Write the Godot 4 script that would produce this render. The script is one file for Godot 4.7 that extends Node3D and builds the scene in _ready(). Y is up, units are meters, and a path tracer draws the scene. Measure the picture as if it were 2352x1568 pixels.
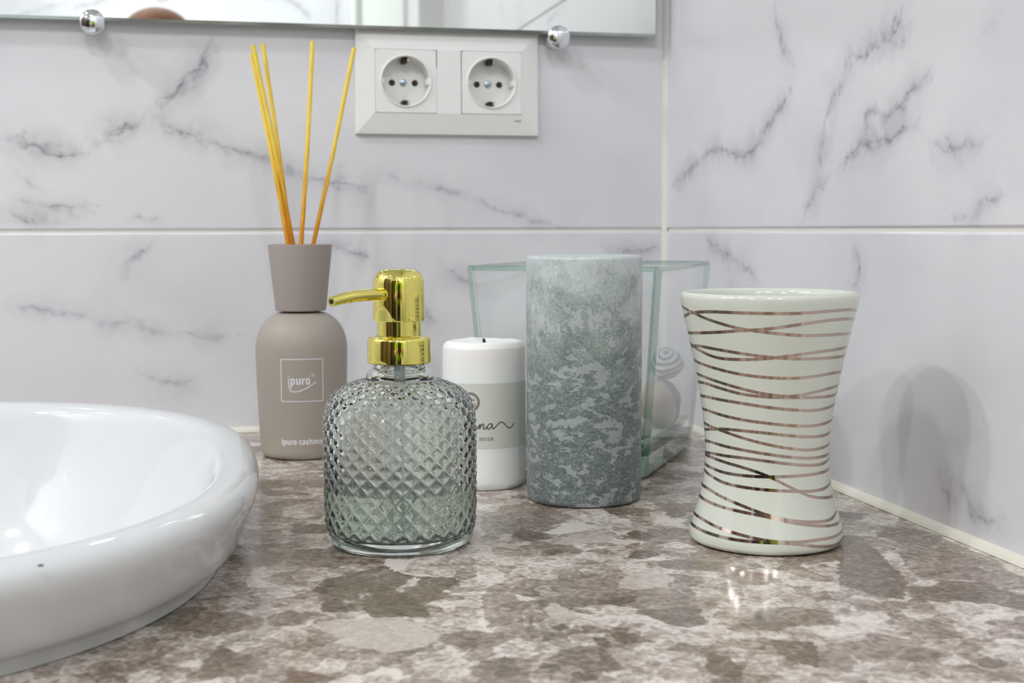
extends Node3D
# A corner of a bathroom: a marbled countertop with a basin, a soap dispenser, candles, a reed diffuser,
# a glass vase with pebbles and a tumbler. Metres; the origin is the corner of the walls at counter height.
# x runs along the back wall (room at x < 0), z comes out into the room, y is up.

const GAP := 0.001
var M := {}


# ---------------------------------------------------------------- scene
func _ready() -> void:
	var cam := Camera3D.new()
	cam.name = "camera"
	cam.position = Vector3(-0.38484, 0.16377, 1.11063)
	cam.basis = Basis.from_euler(Vector3(-0.08296, -0.22041, -0.00267))
	var lens := CameraAttributesPhysical.new()
	lens.frustum_focal_length = 47.46
	lens.frustum_focus_distance = 0.73
	lens.exposure_aperture = 15.0
	lens.frustum_near = 0.02
	lens.frustum_far = 20.0
	cam.attributes = lens
	cam.fov = 28.37
	cam.near = 0.02
	add_child(cam)
	cam.current = true
	var world := WorldEnvironment.new()
	world.name = "world"
	var env := Environment.new()
	env.background_mode = Environment.BG_COLOR
	env.background_color = Color(0.6, 0.62, 0.65)
	env.tonemap_mode = Environment.TONE_MAPPER_LINEAR
	env.tonemap_exposure = 1.92
	env.sdfgi_enabled = true
	env.ssao_enabled = true
	env.ssil_enabled = true
	world.environment = env
	add_child(world)

	make_materials()

	# recessed ceiling lamps: x, z, energy
	downlight(-0.80, 2.20, 0.65, "round recessed ceiling lamp behind the photographer, near the door wall")
	downlight(-1.30, 0.95, 0.28, "round recessed ceiling lamp in the middle of the ceiling, level with the camera")
	downlight(-0.35, 2.45, 0.45, "round recessed ceiling lamp in the corner behind the white door")
	downlight(-1.80, 2.05, 0.75, "round recessed ceiling lamp in front of the dark wooden cabinet")
	downlight(-2.05, 0.45, 0.55, "round recessed ceiling lamp in the corner between mirror wall and left wall")
	downlight(-2.10, 0.85, 0.55, "round recessed ceiling lamp near the left wall, before the end of the wardrobe")

	room()
	counter()
	basin()
	mirror()
	socket_plate()
	vase()
	gray_candle()
	white_candle()
	diffuser()
	soap_dispenser()
	tumbler()
	behind_the_camera()


# ---------------------------------------------------------------- naming
func tag(o: Node, label: String, category := "", group := "") -> void:
	o.set_meta("label", label)
	if category:
		o.set_meta("category", category)
	if group:
		o.set_meta("group", group)


func base(called: String, at: Vector3, turn := 0.0) -> Node3D:
	var o := Node3D.new()
	o.name = called
	o.position = at
	o.rotation.y = turn
	add_child(o, true)
	return o


func put(called: String, mesh: Mesh, mat: Material, parent: Node = self, at := Vector3.ZERO) -> MeshInstance3D:
	var o := MeshInstance3D.new()
	o.name = called
	o.mesh = mesh
	if mat:
		o.material_override = mat
	o.position = at
	o.cast_shadow = GeometryInstance3D.SHADOW_CASTING_SETTING_ON
	parent.add_child(o, true)
	return o


func structure(called: String, mesh: Mesh, mat: Material, at := Vector3.ZERO) -> MeshInstance3D:
	var o := put(called, mesh, mat, self, at)
	o.set_meta("kind", "structure")
	return o


# ---------------------------------------------------------------- shapes
func commit(v: PackedVector3Array, n: PackedVector3Array, uv: PackedVector2Array, idx: PackedInt32Array, mesh: ArrayMesh = null) -> ArrayMesh:
	# turns the faces so that they run clockwise seen from outside (a closed shape's signed volume tells)
	var vol := 0.0
	for i in range(0, idx.size(), 3):
		vol += v[idx[i]].dot(v[idx[i + 1]].cross(v[idx[i + 2]]))
	if vol > 0.0:
		for i in range(0, idx.size(), 3):
			var k := idx[i + 1]
			idx[i + 1] = idx[i + 2]
			idx[i + 2] = k
	return raw(v, n, uv, idx, mesh)


func raw(v: PackedVector3Array, n: PackedVector3Array, uv: PackedVector2Array, idx: PackedInt32Array, mesh: ArrayMesh = null) -> ArrayMesh:
	var a := []
	a.resize(Mesh.ARRAY_MAX)
	a[Mesh.ARRAY_VERTEX] = v
	if n.size():
		a[Mesh.ARRAY_NORMAL] = n
	if uv.size():
		a[Mesh.ARRAY_TEX_UV] = uv
	a[Mesh.ARRAY_INDEX] = idx
	if mesh == null:
		mesh = ArrayMesh.new()
	mesh.add_surface_from_arrays(Mesh.PRIMITIVE_TRIANGLES, a)
	return mesh


func lathe(p: PackedVector2Array, seg := 96, crease := 40.0) -> ArrayMesh:
	# p: (radius, height) from the bottom up the outside (and down the inside, if hollow)
	var v := PackedVector3Array()
	var n := PackedVector3Array()
	var uv := PackedVector2Array()
	var idx := PackedInt32Array()
	var segn: Array[Vector2] = []
	for i in p.size() - 1:
		var d := (p[i + 1] - p[i]).normalized()
		segn.append(Vector2(d.y, -d.x))
	var total := 0.0
	var rows: Array = []
	for i in p.size():
		if i > 0:
			total += p[i].distance_to(p[i - 1])
		var a: Vector2 = segn[maxi(i - 1, 0)]
		var b: Vector2 = segn[mini(i, segn.size() - 1)]
		if i > 0 and i < p.size() - 1 and rad_to_deg(acos(clampf(a.dot(b), -1, 1))) > crease:
			rows.append([p[i], a, total, true])
			rows.append([p[i], b, total, false])
		else:
			rows.append([p[i], (a + b).normalized(), total, false])
	var area := 0.0
	for i in p.size():
		area += p[i].cross(p[(i + 1) % p.size()])
	for r in rows:
		for j in seg + 1:
			var t := TAU * j / seg
			var pt: Vector2 = r[0]
			var nn: Vector2 = r[1] * (1.0 if area >= 0.0 else -1.0)
			v.append(Vector3(sin(t) * pt.x, pt.y, cos(t) * pt.x))
			n.append(Vector3(sin(t) * nn.x, nn.y, cos(t) * nn.x))
			uv.append(Vector2(float(j) / seg, 1.0 - r[2] / total))
	for i in rows.size() - 1:
		if rows[i][3]:
			continue
		for j in seg:
			var k := i * (seg + 1) + j
			var q := k + seg + 1
			if rows[i][0].x > 1e-6:
				idx.append_array([k, k + 1, q])
			if rows[i + 1][0].x > 1e-6:
				idx.append_array([k + 1, q + 1, q])
	return commit(v, n, uv, idx)


func grid(nu: int, nv: int, f: Callable, close_u := false, ends := false) -> ArrayMesh:
	# a smooth sheet of (nu + 1) x (nv + 1) points f(u, v); ends closes both v ends with fans (for tubes)
	var st := SurfaceTool.new()
	st.begin(Mesh.PRIMITIVE_TRIANGLES)
	var pts := PackedVector3Array()
	for j in nv + 1:
		for i in nu + 1:
			var u := float(i) / nu
			pts.append(f.call(0.0 if close_u and i == nu else u, float(j) / nv))
	var vol := 0.0
	var w := nu + 1
	for j in nv:
		for i in nu:
			var a := pts[j * w + i]
			vol += a.dot(pts[j * w + i + 1].cross(pts[j * w + i + w]))
			vol += pts[j * w + i + 1].dot(pts[j * w + i + w + 1].cross(pts[j * w + i + w]))
	st.set_smooth_group(0)
	for j in nv + 1:
		for i in nu + 1:
			st.set_uv(Vector2(float(i) / nu, 1.0 - float(j) / nv))
			st.add_vertex(pts[j * w + i])
	for j in nv:
		for i in nu:
			var k := j * w + i
			for q in ([k, k + w, k + 1, k + 1, k + w, k + w + 1] if vol > 0 else [k, k + 1, k + w, k + 1, k + w + 1, k + w]):
				st.add_index(q)
	if ends:
		for e in [0, nv]:
			var c := Vector3.ZERO
			for i in nu:
				c += pts[e * w + i] / nu
			var first := (nv + 1) * w + (0 if e == 0 else nu + 2)
			st.set_smooth_group(1 if e == 0 else 2)
			for i in nu + 1:
				st.set_uv(Vector2.ZERO)
				st.add_vertex(pts[e * w + i])
			st.set_uv(Vector2.ZERO)
			st.add_vertex(c)
			for i in nu:
				var turn: bool = (e == 0) == (vol > 0)
				for q in ([first + i, first + i + 1, first + nu + 1] if turn else [first + i + 1, first + i, first + nu + 1]):
					st.add_index(q)
	st.generate_normals()
	return st.commit()


func tube(path: PackedVector3Array, radii: PackedFloat32Array, seg := 16, steps := 0) -> ArrayMesh:
	# a round tube along a smooth path
	var c := Curve3D.new()
	for i in path.size():
		var t := Vector3.ZERO
		if path.size() > 2:
			t = (path[mini(i + 1, path.size() - 1)] - path[maxi(i - 1, 0)]) / 6.0
		c.add_point(path[i], -t, t)
	c.bake_interval = 0.0005
	var len := c.get_baked_length()
	if steps == 0:
		steps = 1 if path.size() == 2 else path.size() * 6
	var f := func(u: float, s: float) -> Vector3:
		var p := c.sample_baked(s * len, true)
		var d := (c.sample_baked(minf(s * len + 0.0004, len), true) - c.sample_baked(maxf(s * len - 0.0004, 0), true)).normalized()
		var x := d.cross(Vector3(0.31, 0.2, 0.93)).normalized()
		var y := x.cross(d)
		var k := s * (radii.size() - 1)
		var r := lerpf(radii[int(k)], radii[mini(int(k) + 1, radii.size() - 1)], k - int(k))
		return p + (x * cos(u * TAU) + y * sin(u * TAU)) * r
	return grid(seg, steps, f, true, true)


func rounded_box(size: Vector3, r: float, n := 3, uv_of = null, hole := Rect2()) -> ArrayMesh:
	# a box with rounded edges, centred on the origin
	var h := size / 2
	var v := PackedVector3Array()
	var nn := PackedVector3Array()
	var uv := PackedVector2Array()
	var idx := PackedInt32Array()
	for axis in 3:
		for s in [-1.0, 1.0]:
			var a := (axis + 1) % 3
			var b := (axis + 2) % 3
			var ca := edge_steps(h[a], r, n)
			var cb := edge_steps(h[b], r, n)
			if hole.has_area() and axis == 2:
				for e in [hole.position.x, hole.end.x]:
					ca.append(e)
				for e in [hole.position.y, hole.end.y]:
					cb.append(e)
				ca.sort()
				cb.sort()
			var first := v.size()
			for y in cb:
				for x in ca:
					var p := Vector3.ZERO
					p[axis] = h[axis] * s
					p[a] = x
					p[b] = y
					var inner := p.clamp(-h + Vector3.ONE * r, h - Vector3.ONE * r)
					var d := (p - inner).normalized()
					v.append(inner + d * r)
					nn.append(d)
					uv.append(uv_of.call(inner + d * r) if uv_of != null else Vector2(x, y))
			var w := ca.size()
			for j in cb.size() - 1:
				for i in w - 1:
					var k := first + j * w + i
					if hole.has_area() and axis == 2 and hole.has_point(Vector2((ca[i] + ca[i + 1]) / 2, (cb[j] + cb[j + 1]) / 2)):
						continue
					if s > 0:
						idx.append_array([k, k + w, k + 1, k + 1, k + w, k + w + 1])
					else:
						idx.append_array([k, k + 1, k + w, k + 1, k + w + 1, k + w])
	return raw(v, nn, uv, idx)


func edge_steps(h: float, r: float, n: int) -> PackedFloat32Array:
	var out := PackedFloat32Array()
	for i in n + 1:
		out.append(-h + r * (1.0 - tan(PI / 4 * (1.0 - float(i) / n))))
	for i in n + 1:
		out.append(h - r * (1.0 - tan(PI / 4 * float(i) / n)))
	return out


func extrude(poly: PackedVector2Array, from: Vector3, to: Vector3, across: Vector3) -> ArrayMesh:
	# a straight bar of the given section; section x runs along across, section y upwards or square to both
	var along := (to - from).normalized()
	var up := along.cross(across).normalized()
	if up.y < -0.5:
		up = -up
	var st := SurfaceTool.new()
	st.begin(Mesh.PRIMITIVE_TRIANGLES)
	var ring := []
	for p in poly:
		ring.append(across * p.x + up * p.y)
	var tris: Array = []
	for i in poly.size():
		var j := (i + 1) % poly.size()
		tris.append([from + ring[i], from + ring[j], to + ring[i]])
		tris.append([from + ring[j], to + ring[j], to + ring[i]])
	var cap := Geometry2D.triangulate_polygon(poly)
	for i in range(0, cap.size(), 3):
		tris.append([from + ring[cap[i]], from + ring[cap[i + 2]], from + ring[cap[i + 1]]])
		tris.append([to + ring[cap[i]], to + ring[cap[i + 1]], to + ring[cap[i + 2]]])
	var mid := (from + to) / 2
	for t in tris:
		var c: Vector3 = (t[0] + t[1] + t[2]) / 3.0
		var inside := mid + along * (c - mid).dot(along) * 0.98 + (across * centre(poly).x + up * centre(poly).y)
		var out: bool = (t[1] - t[0]).cross(t[2] - t[0]).dot(c - inside) > 0
		st.set_smooth_group(-1)
		for k in ([0, 2, 1] if out else [0, 1, 2]):
			st.add_vertex(t[k])
	st.generate_normals()
	return st.commit()


func centre(poly: PackedVector2Array) -> Vector2:
	var c := Vector2.ZERO
	for p in poly:
		c += p / poly.size()
	return c


func letters(text: String, font_name: String, weight: int, height: float, spacing := 0.0, squeeze := 1.0) -> ArrayMesh:
	# thin lettering in the x-y plane, centred, facing +z; height is that of a capital letter
	var font := SystemFont.new()
	font.font_names = PackedStringArray([font_name])
	font.font_weight = weight
	var shown: Font = font
	if spacing > 0.0:
		var wide := FontVariation.new()
		wide.base_font = font
		wide.spacing_glyph = int(spacing)
		shown = wide
	var t := TextMesh.new()
	t.text = text
	t.font = shown
	t.font_size = 64
	t.pixel_size = 0.01
	t.depth = 0.1
	t.curve_step = 2.0
	var a := t.get_mesh_arrays()
	var v: PackedVector3Array = a[Mesh.ARRAY_VERTEX]
	var k := height / (64 * 0.72 * 0.01)
	for i in v.size():
		v[i] = Vector3(v[i].x * k * squeeze, v[i].y * k, v[i].z * 0.0016)
	var out := []
	out.resize(Mesh.ARRAY_MAX)
	out[Mesh.ARRAY_VERTEX] = v
	out[Mesh.ARRAY_NORMAL] = a[Mesh.ARRAY_NORMAL]
	out[Mesh.ARRAY_INDEX] = a[Mesh.ARRAY_INDEX]
	var m := ArrayMesh.new()
	m.add_surface_from_arrays(Mesh.PRIMITIVE_TRIANGLES, out)
	return m


func bent(m: Mesh, radius: Callable, turn: float, y: float) -> ArrayMesh:
	# wraps flat lettering round an upright shape of the given radius at each height
	var a := m.surface_get_arrays(0)
	var v: PackedVector3Array = a[Mesh.ARRAY_VERTEX]
	var n: PackedVector3Array = a[Mesh.ARRAY_NORMAL]
	for i in v.size():
		var h := y + v[i].y
		var r: float = radius.call(h)
		var t := turn + v[i].x / r
		v[i] = Vector3(sin(t) * (r + v[i].z + 0.00006), h, cos(t) * (r + v[i].z + 0.00006))
		n[i] = n[i].rotated(Vector3.UP, t)
	var out := []
	out.resize(Mesh.ARRAY_MAX)
	out[Mesh.ARRAY_VERTEX] = v
	out[Mesh.ARRAY_NORMAL] = n
	out[Mesh.ARRAY_INDEX] = a[Mesh.ARRAY_INDEX]
	var mesh := ArrayMesh.new()
	mesh.add_surface_from_arrays(Mesh.PRIMITIVE_TRIANGLES, out)
	return mesh


func ribbon(pts: PackedVector2Array, width: float, thick := 0.00014) -> ArrayMesh:
	# a flat printed line in the x-y plane along pts, facing +z, ready for bent()
	var c := Curve2D.new()
	for i in pts.size():
		var t := (pts[mini(i + 1, pts.size() - 1)] - pts[maxi(i - 1, 0)]) / 6.0 if pts.size() > 2 else Vector2.ZERO
		c.add_point(pts[i], -t, t)
	c.bake_interval = 0.0002
	var len := c.get_baked_length()
	var steps := maxi(2, int(len / 0.0006))
	var v := PackedVector3Array()
	var n := PackedVector3Array()
	var idx := PackedInt32Array()
	for i in steps + 1:
		var p := c.sample_baked(len * i / steps)
		var d := (c.sample_baked(minf(len * i / steps + 0.0002, len)) - c.sample_baked(maxf(len * i / steps - 0.0002, 0))).normalized()
		var s := Vector2(-d.y, d.x) * width / 2
		v.append_array([Vector3(p.x + s.x, p.y + s.y, thick), Vector3(p.x - s.x, p.y - s.y, thick)])
		n.append_array([Vector3.BACK, Vector3.BACK])
		if i < steps:
			var k := i * 2
			idx.append_array([k, k + 2, k + 1, k + 1, k + 2, k + 3])
	return raw(v, n, PackedVector2Array(), idx)


# ---------------------------------------------------------------- materials
func mat(called: String, color: Color, rough := 0.5, metal := 0.0) -> StandardMaterial3D:
	var m := StandardMaterial3D.new()
	m.resource_name = called
	m.albedo_color = color
	m.roughness = rough
	m.metallic = metal
	M[called] = m
	return m


func glass(called: String, color: Color, rough := 0.0, scale := 0.05) -> StandardMaterial3D:
	var m := mat(called, Color(color.r, color.g, color.b, 0.0), rough)
	m.transparency = BaseMaterial3D.TRANSPARENCY_ALPHA
	m.refraction_enabled = true
	m.refraction_scale = scale
	return m


func pane(called: String, color: Color, alpha: float) -> StandardMaterial3D:
	# a thin smooth sheet: light passes straight, a little of it is caught by the tint
	var m := mat(called, Color(color.r, color.g, color.b, alpha), 0.02)
	m.transparency = BaseMaterial3D.TRANSPARENCY_ALPHA
	return m


func noise(seed: int, size_px: float, kind := FastNoiseLite.TYPE_SIMPLEX_SMOOTH, octaves := 4) -> FastNoiseLite:
	var f := FastNoiseLite.new()
	f.seed = seed
	f.noise_type = kind
	f.frequency = 1.0 / size_px
	f.fractal_type = FastNoiseLite.FRACTAL_FBM if octaves > 1 else FastNoiseLite.FRACTAL_NONE
	f.fractal_octaves = octaves
	return f


func warped(f: FastNoiseLite, amount: float, size_px: float, octaves := 3) -> FastNoiseLite:
	f.domain_warp_enabled = true
	f.domain_warp_amplitude = amount
	f.domain_warp_frequency = 1.0 / size_px
	f.domain_warp_fractal_octaves = octaves
	return f


func bytes(f: FastNoiseLite, w: int, h: int) -> PackedByteArray:
	return f.get_image(w, h).get_data()


func stretched(f: FastNoiseLite, w: int, h: int, times: float) -> PackedByteArray:
	# noise whose blobs are times as wide as high
	var im := f.get_image(int(w / times), h)
	im.resize(w, h, Image.INTERPOLATE_CUBIC)
	return im.get_data()


func ramp(stops: Array) -> PackedByteArray:
	# 256 colours between [value, colour] stops
	var out := PackedByteArray()
	for i in 256:
		var t := i / 255.0
		var c: Color = stops[-1][1]
		for k in stops.size() - 1:
			if t <= stops[k + 1][0]:
				c = (stops[k][1] as Color).lerp(stops[k + 1][1], clampf((t - stops[k][0]) / (stops[k + 1][0] - stops[k][0]), 0, 1))
				break
		out.append_array([int(c.r * 255), int(c.g * 255), int(c.b * 255)])
	return out


func grey_bump(f: FastNoiseLite, side := 512) -> Texture2D:
	var im := f.get_image(side, side)
	im.generate_mipmaps()
	return ImageTexture.create_from_image(im)


func make_materials() -> void:
	mat("grout", Color8(232, 229, 221), 0.8)
	mat("silicone", Color8(232, 228, 214), 0.55)
	mat("ceiling paint", Color8(240, 240, 238), 0.9)
	mat("white ceramic", Color8(216, 218, 219), 0.05).metallic_specular = 0.55
	mat("white plastic", Color8(243, 242, 239), 0.32)
	mat("dark slot", Color8(40, 34, 24), 0.6)
	mat("screw metal", Color8(170, 185, 195), 0.35, 1.0)
	mat("clip metal", Color8(190, 180, 165), 0.35, 1.0)
	mat("chrome", Color8(225, 226, 232), 0.06, 1.0)
	mat("mirror silver", Color8(236, 240, 237), 0.0, 1.0)
	mat("mirror edge", Color8(200, 208, 206), 0.12, 0.8)
	mat("grey print", Color8(120, 120, 122), 0.6)
	mat("taupe lacquer", Color8(166, 157, 146), 0.5)
	mat("taupe cap", Color8(158, 146, 140), 0.55)
	mat("white print", Color8(232, 230, 236), 0.5)
	mat("brown print", Color8(74, 62, 54), 0.6)
	mat("paper band", Color8(212, 213, 204), 0.55)
	mat("char", Color8(35, 30, 28), 0.9)
	mat("gold", Color8(237, 225, 124), 0.06, 1.0)
	mat("dark bore", Color8(30, 28, 24), 0.7)
	mat("tumbler glaze", Color8(213, 216, 204), 0.13)
	mat("rose silver", Color8(192, 173, 162), 0.10, 1.0)
	mat("soap tube", Color8(214, 222, 228), 0.3)
	mat("floor tile", Color8(150, 142, 135), 0.3)
	mat("door white", Color8(238, 239, 240), 0.3)
	mat("dark wood", Color8(58, 46, 36), 0.45)
	mat("brown wood", Color8(112, 88, 68), 0.5)
	mat("skin", Color8(214, 170, 145), 0.55)
	mat("lime cloth", Color8(190, 240, 12), 0.85)
	mat("dark cloth", Color8(40, 42, 52), 0.9)
	mat("brown hair", Color8(128, 84, 58), 0.7)
	mat("black plastic", Color8(22, 22, 24), 0.4)
	glass("bottle glass", Color8(246, 251, 247))
	glass("soap liquid", Color8(240, 249, 243), 0.0, 0.033)
	glass("bottom glass", Color8(214, 240, 230))
	pane("clear glass", Color8(214, 232, 225), 0.05)
	pane("green edge glass", Color8(92, 148, 124), 0.42)
	var wax := mat("white wax", Color8(245, 244, 241), 0.45)
	wax.subsurf_scatter_enabled = true
	wax.subsurf_scatter_strength = 0.25
	var reed := mat("reed", Color.WHITE, 0.7)
	reed.albedo_texture = reed_texture()
	var back := mat("marble back", Color.WHITE, 0.16)
	back.albedo_texture = marble(11, BACK_VEINS, 1.0)
	var right := mat("marble right", Color.WHITE, 0.16)
	right.albedo_texture = marble(23, RIGHT_VEINS, -1.0)
	var stone := mat("counter stone", Color.WHITE, 0.14)
	stone.albedo_texture = counter_texture()
	var candle := mat("grey wax", Color.WHITE, 0.42)
	candle_texture(candle)


# veins of the marble print: [strength, then x, y in millimetres on the wall]
const BACK_VEINS := [
	[3, -374, 319, -385, 307, -388, 297, -395, 286, -404, 280, -409, 274, -414, 269, -424, 263, -429, 258],
	[3, -429, 258, -439, 247, -453, 242, -468, 233, -476, 228],
	[2, -429, 254, -416, 245, -396, 237, -379, 232, -359, 227, -339, 221, -315, 210, -287, 202, -251, 198],
	[3, -543, 234, -527, 231, -515, 227, -502, 223, -489, 222, -473, 224],
	[1, -534, 212, -522, 201, -513, 184],
	[2, -532, 194, -522, 185, -500, 182, -472, 184, -467, 187],
	[2, -543, 180, -526, 172, -510, 165],
	[1, -523, 177, -510, 172, -491, 167],
	[1, -540, 229, -534, 226, -521, 229],
	[1, -248, 209, -222, 202, -197, 197, -171, 190, -145, 179, -115, 171, -89, 166],
	[1, -451, 174, -438, 174, -425, 172, -415, 168],
	[2, -425, 158, -442, 143, -454, 126],
	[1, -546, 106, -512, 101, -480, 95, -447, 89, -396, 79, -358, 80],
	[2, -300, 154, -284, 149, -263, 143, -256, 131],
	[2, -256, 134, -238, 123, -216, 101, -198, 79],
	[1, -201, 137, -179, 123, -146, 108],
	[2, -58, 151, -35, 145, -11, 149, -2, 147],
	[1, -447, 53, -414, 41, -390, 48],
	[2, -700, 300, -760, 250, -860, 240, -930, 180],
	[2, -620, 120, -700, 60, -800, 40, -900, 20],
]
const RIGHT_VEINS := [
	[3, 407, 291, 404, 285, 401, 282, 395, 275, 382, 271, 368, 268, 353, 265, 340, 263, 330, 259],
	[2, 341, 259, 325, 249, 310, 236, 304, 225, 302, 204, 297, 198],
	[2, 227, 321, 229, 306, 239, 298, 238, 288, 257, 275, 259, 271],
	[2, 265, 264, 250, 254, 237, 244, 218, 236, 198, 224, 176, 218, 142, 222, 109, 224, 75, 215, 15, 199],
	[2, 439, 253, 431, 246, 418, 240, 399, 232, 386, 229, 374, 233, 362, 230, 364, 225, 377, 224],
	[2, 428, 224, 421, 221, 406, 219, 395, 215, 377, 214, 360, 214, 348, 210, 340, 205, 322, 200],
	[2, 322, 200, 306, 192, 292, 185, 280, 172, 271, 166],
	[2, 434, 211, 454, 206, 466, 205, 484, 207, 498, 208],
	[1, 502, 265, 492, 263, 485, 260],
	[1, 511, 226, 501, 222, 498, 219],
	[1, 440, 171, 456, 170, 473, 170, 489, 176, 508, 180, 524, 184],
	[2, 94, 157, 132, 147, 164, 140, 193, 132, 211, 126],
	[2, 350, 158, 354, 148, 359, 137, 353, 129, 343, 124],
	[2, 451, 34, 458, 27, 464, 22, 466, 15, 465, 4],
	[2, 472, 32, 481, 25, 486, 18, 497, 16, 517, 20],
	[2, 600, 330, 660, 280, 700, 270, 780, 220, 900, 200],
	[2, 560, 420, 650, 380, 760, 370, 840, 330],
	[1, 300, 450, 380, 410, 460, 400],
]
const WALL_W := 1.2    # the marble print repeats after 1.2 m x 0.6 m
const WALL_H := 0.6
const WALL_Y := -0.1


func marble(seed: int, veins: Array, side: float) -> Texture2D:
	var w := 1024
	var h := 512
	var cloud := bytes(warped(noise(seed, 260.0), 60.0, 200.0), w, h)
	var ridge := noise(seed + 1, 330.0, FastNoiseLite.TYPE_SIMPLEX_SMOOTH, 4)
	ridge.fractal_type = FastNoiseLite.FRACTAL_RIDGED
	var line := bytes(warped(ridge, 40.0, 120.0), w, h)
	var where := bytes(noise(seed + 2, 220.0), w, h)
	var px := PackedByteArray()
	px.resize(w * h * 3)
	for i in w * h:
		var d := maxf(0.0, (cloud[i] - 140) * 0.085) + maxf(0.0, line[i] - 215.0) * 0.3 * clampf((where[i] - 120) / 60.0, 0.0, 1.0)
		px[i * 3] = int(229.5 - d)
		px[i * 3 + 1] = int(228.5 - d)
		px[i * 3 + 2] = int(231.5 - d * 0.85)
	var im := Image.create_from_data(w, h, false, Image.FORMAT_RGB8, px)
	im.resize(2048, 1024, Image.INTERPOLATE_CUBIC)
	im.convert(Image.FORMAT_RGBA8)
	var rng := RandomNumberGenerator.new()
	rng.seed = seed
	var scale := 2048.0 / WALL_W / 1000.0
	var halo := [brush(14, Color8(166, 161, 176), 0.015), brush(24, Color8(170, 165, 180), 0.010), brush(40, Color8(174, 169, 182), 0.006)]
	var soft := [brush(3, Color8(150, 145, 161), 0.045), brush(5, Color8(154, 149, 165), 0.030), brush(8, Color8(158, 153, 168), 0.022)]
	var fine: Array = []
	for i in 8:
		fine.append(brush(2 if i % 2 else 1, Color8(118, 112, 132), 0.02 + 0.022 * i))
	var wob := noise(seed + 5, 26.0, FastNoiseLite.TYPE_SIMPLEX_SMOOTH, 4)
	var strength := noise(seed + 6, 70.0, FastNoiseLite.TYPE_SIMPLEX_SMOOTH, 3)
	for v in veins:
		var c := Curve2D.new()
		var pts := PackedVector2Array()
		for k in range(1, v.size(), 2):
			pts.append(Vector2(side * v[k] * scale, (WALL_H + WALL_Y) * 1000 * scale - v[k + 1] * scale))
		for k in pts.size():
			var t := (pts[mini(k + 1, pts.size() - 1)] - pts[maxi(k - 1, 0)]) / 6.0
			c.add_point(pts[k], -t, t)
		c.bake_interval = 1.0
		var len := c.get_baked_length()
		for strand: int in range(int(v[0]) + 1):
			var s := 0.0
			var off := Vector2(rng.randfn(0, 2.5), rng.randfn(0, 2.5)) * strand
			while s < len:
				var p := c.sample_baked(s) + off
				p += Vector2(wob.get_noise_2d(p.x + strand * 37, p.y), wob.get_noise_2d(p.y + 500, p.x + strand * 53)) * (7.0 + strand * 5.0)
				var k: float = clampf(strength.get_noise_2d(p.x + strand * 300, p.y) * 0.9 + 0.55, 0.25, 1.0) * (0.55 + 0.15 * v[0])
				k *= minf(1.0, minf(s, len - s) / 40.0)
				if rng.randf() < k * 1.2:
					stamp(im, soft[rng.randi_range(0, 2)], p + Vector2(rng.randfn(0, 1.2), rng.randfn(0, 1.2)))
				if rng.randf() < 0.35 * k:
					stamp(im, halo[rng.randi_range(0, 2)], p + Vector2(rng.randfn(0, 9), rng.randfn(0, 9)))
				if strand < 2 and strand < v[0]:
					stamp(im, fine[clampi(int((k - 0.12) * (5.0 + 2.0 * v[0])) - strand * 2, 0, 7)], p)
				s += 1.0
	im.generate_mipmaps()
	return ImageTexture.create_from_image(im)


func brush(r: int, color: Color, alpha: float) -> Image:
	var im := Image.create(r * 2 + 1, r * 2 + 1, false, Image.FORMAT_RGBA8)
	for y in r * 2 + 1:
		for x in r * 2 + 1:
			var d := Vector2(x - r, y - r).length() / (r + 0.5)
			im.set_pixel(x, y, Color(color.r, color.g, color.b, alpha * pow(maxf(0.0, 1.0 - d * d), 1.5)))
	return im


func stamp(im: Image, b: Image, p: Vector2) -> void:
	var w := im.get_width()
	for dx in ([0, w, -w] if p.x < 50 or p.x > w - 50 else [0]):
		im.blend_rect(b, Rect2i(Vector2i.ZERO, b.get_size()), Vector2i(int(p.x) - b.get_width() / 2 + dx, int(p.y) - b.get_height() / 2))


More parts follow.
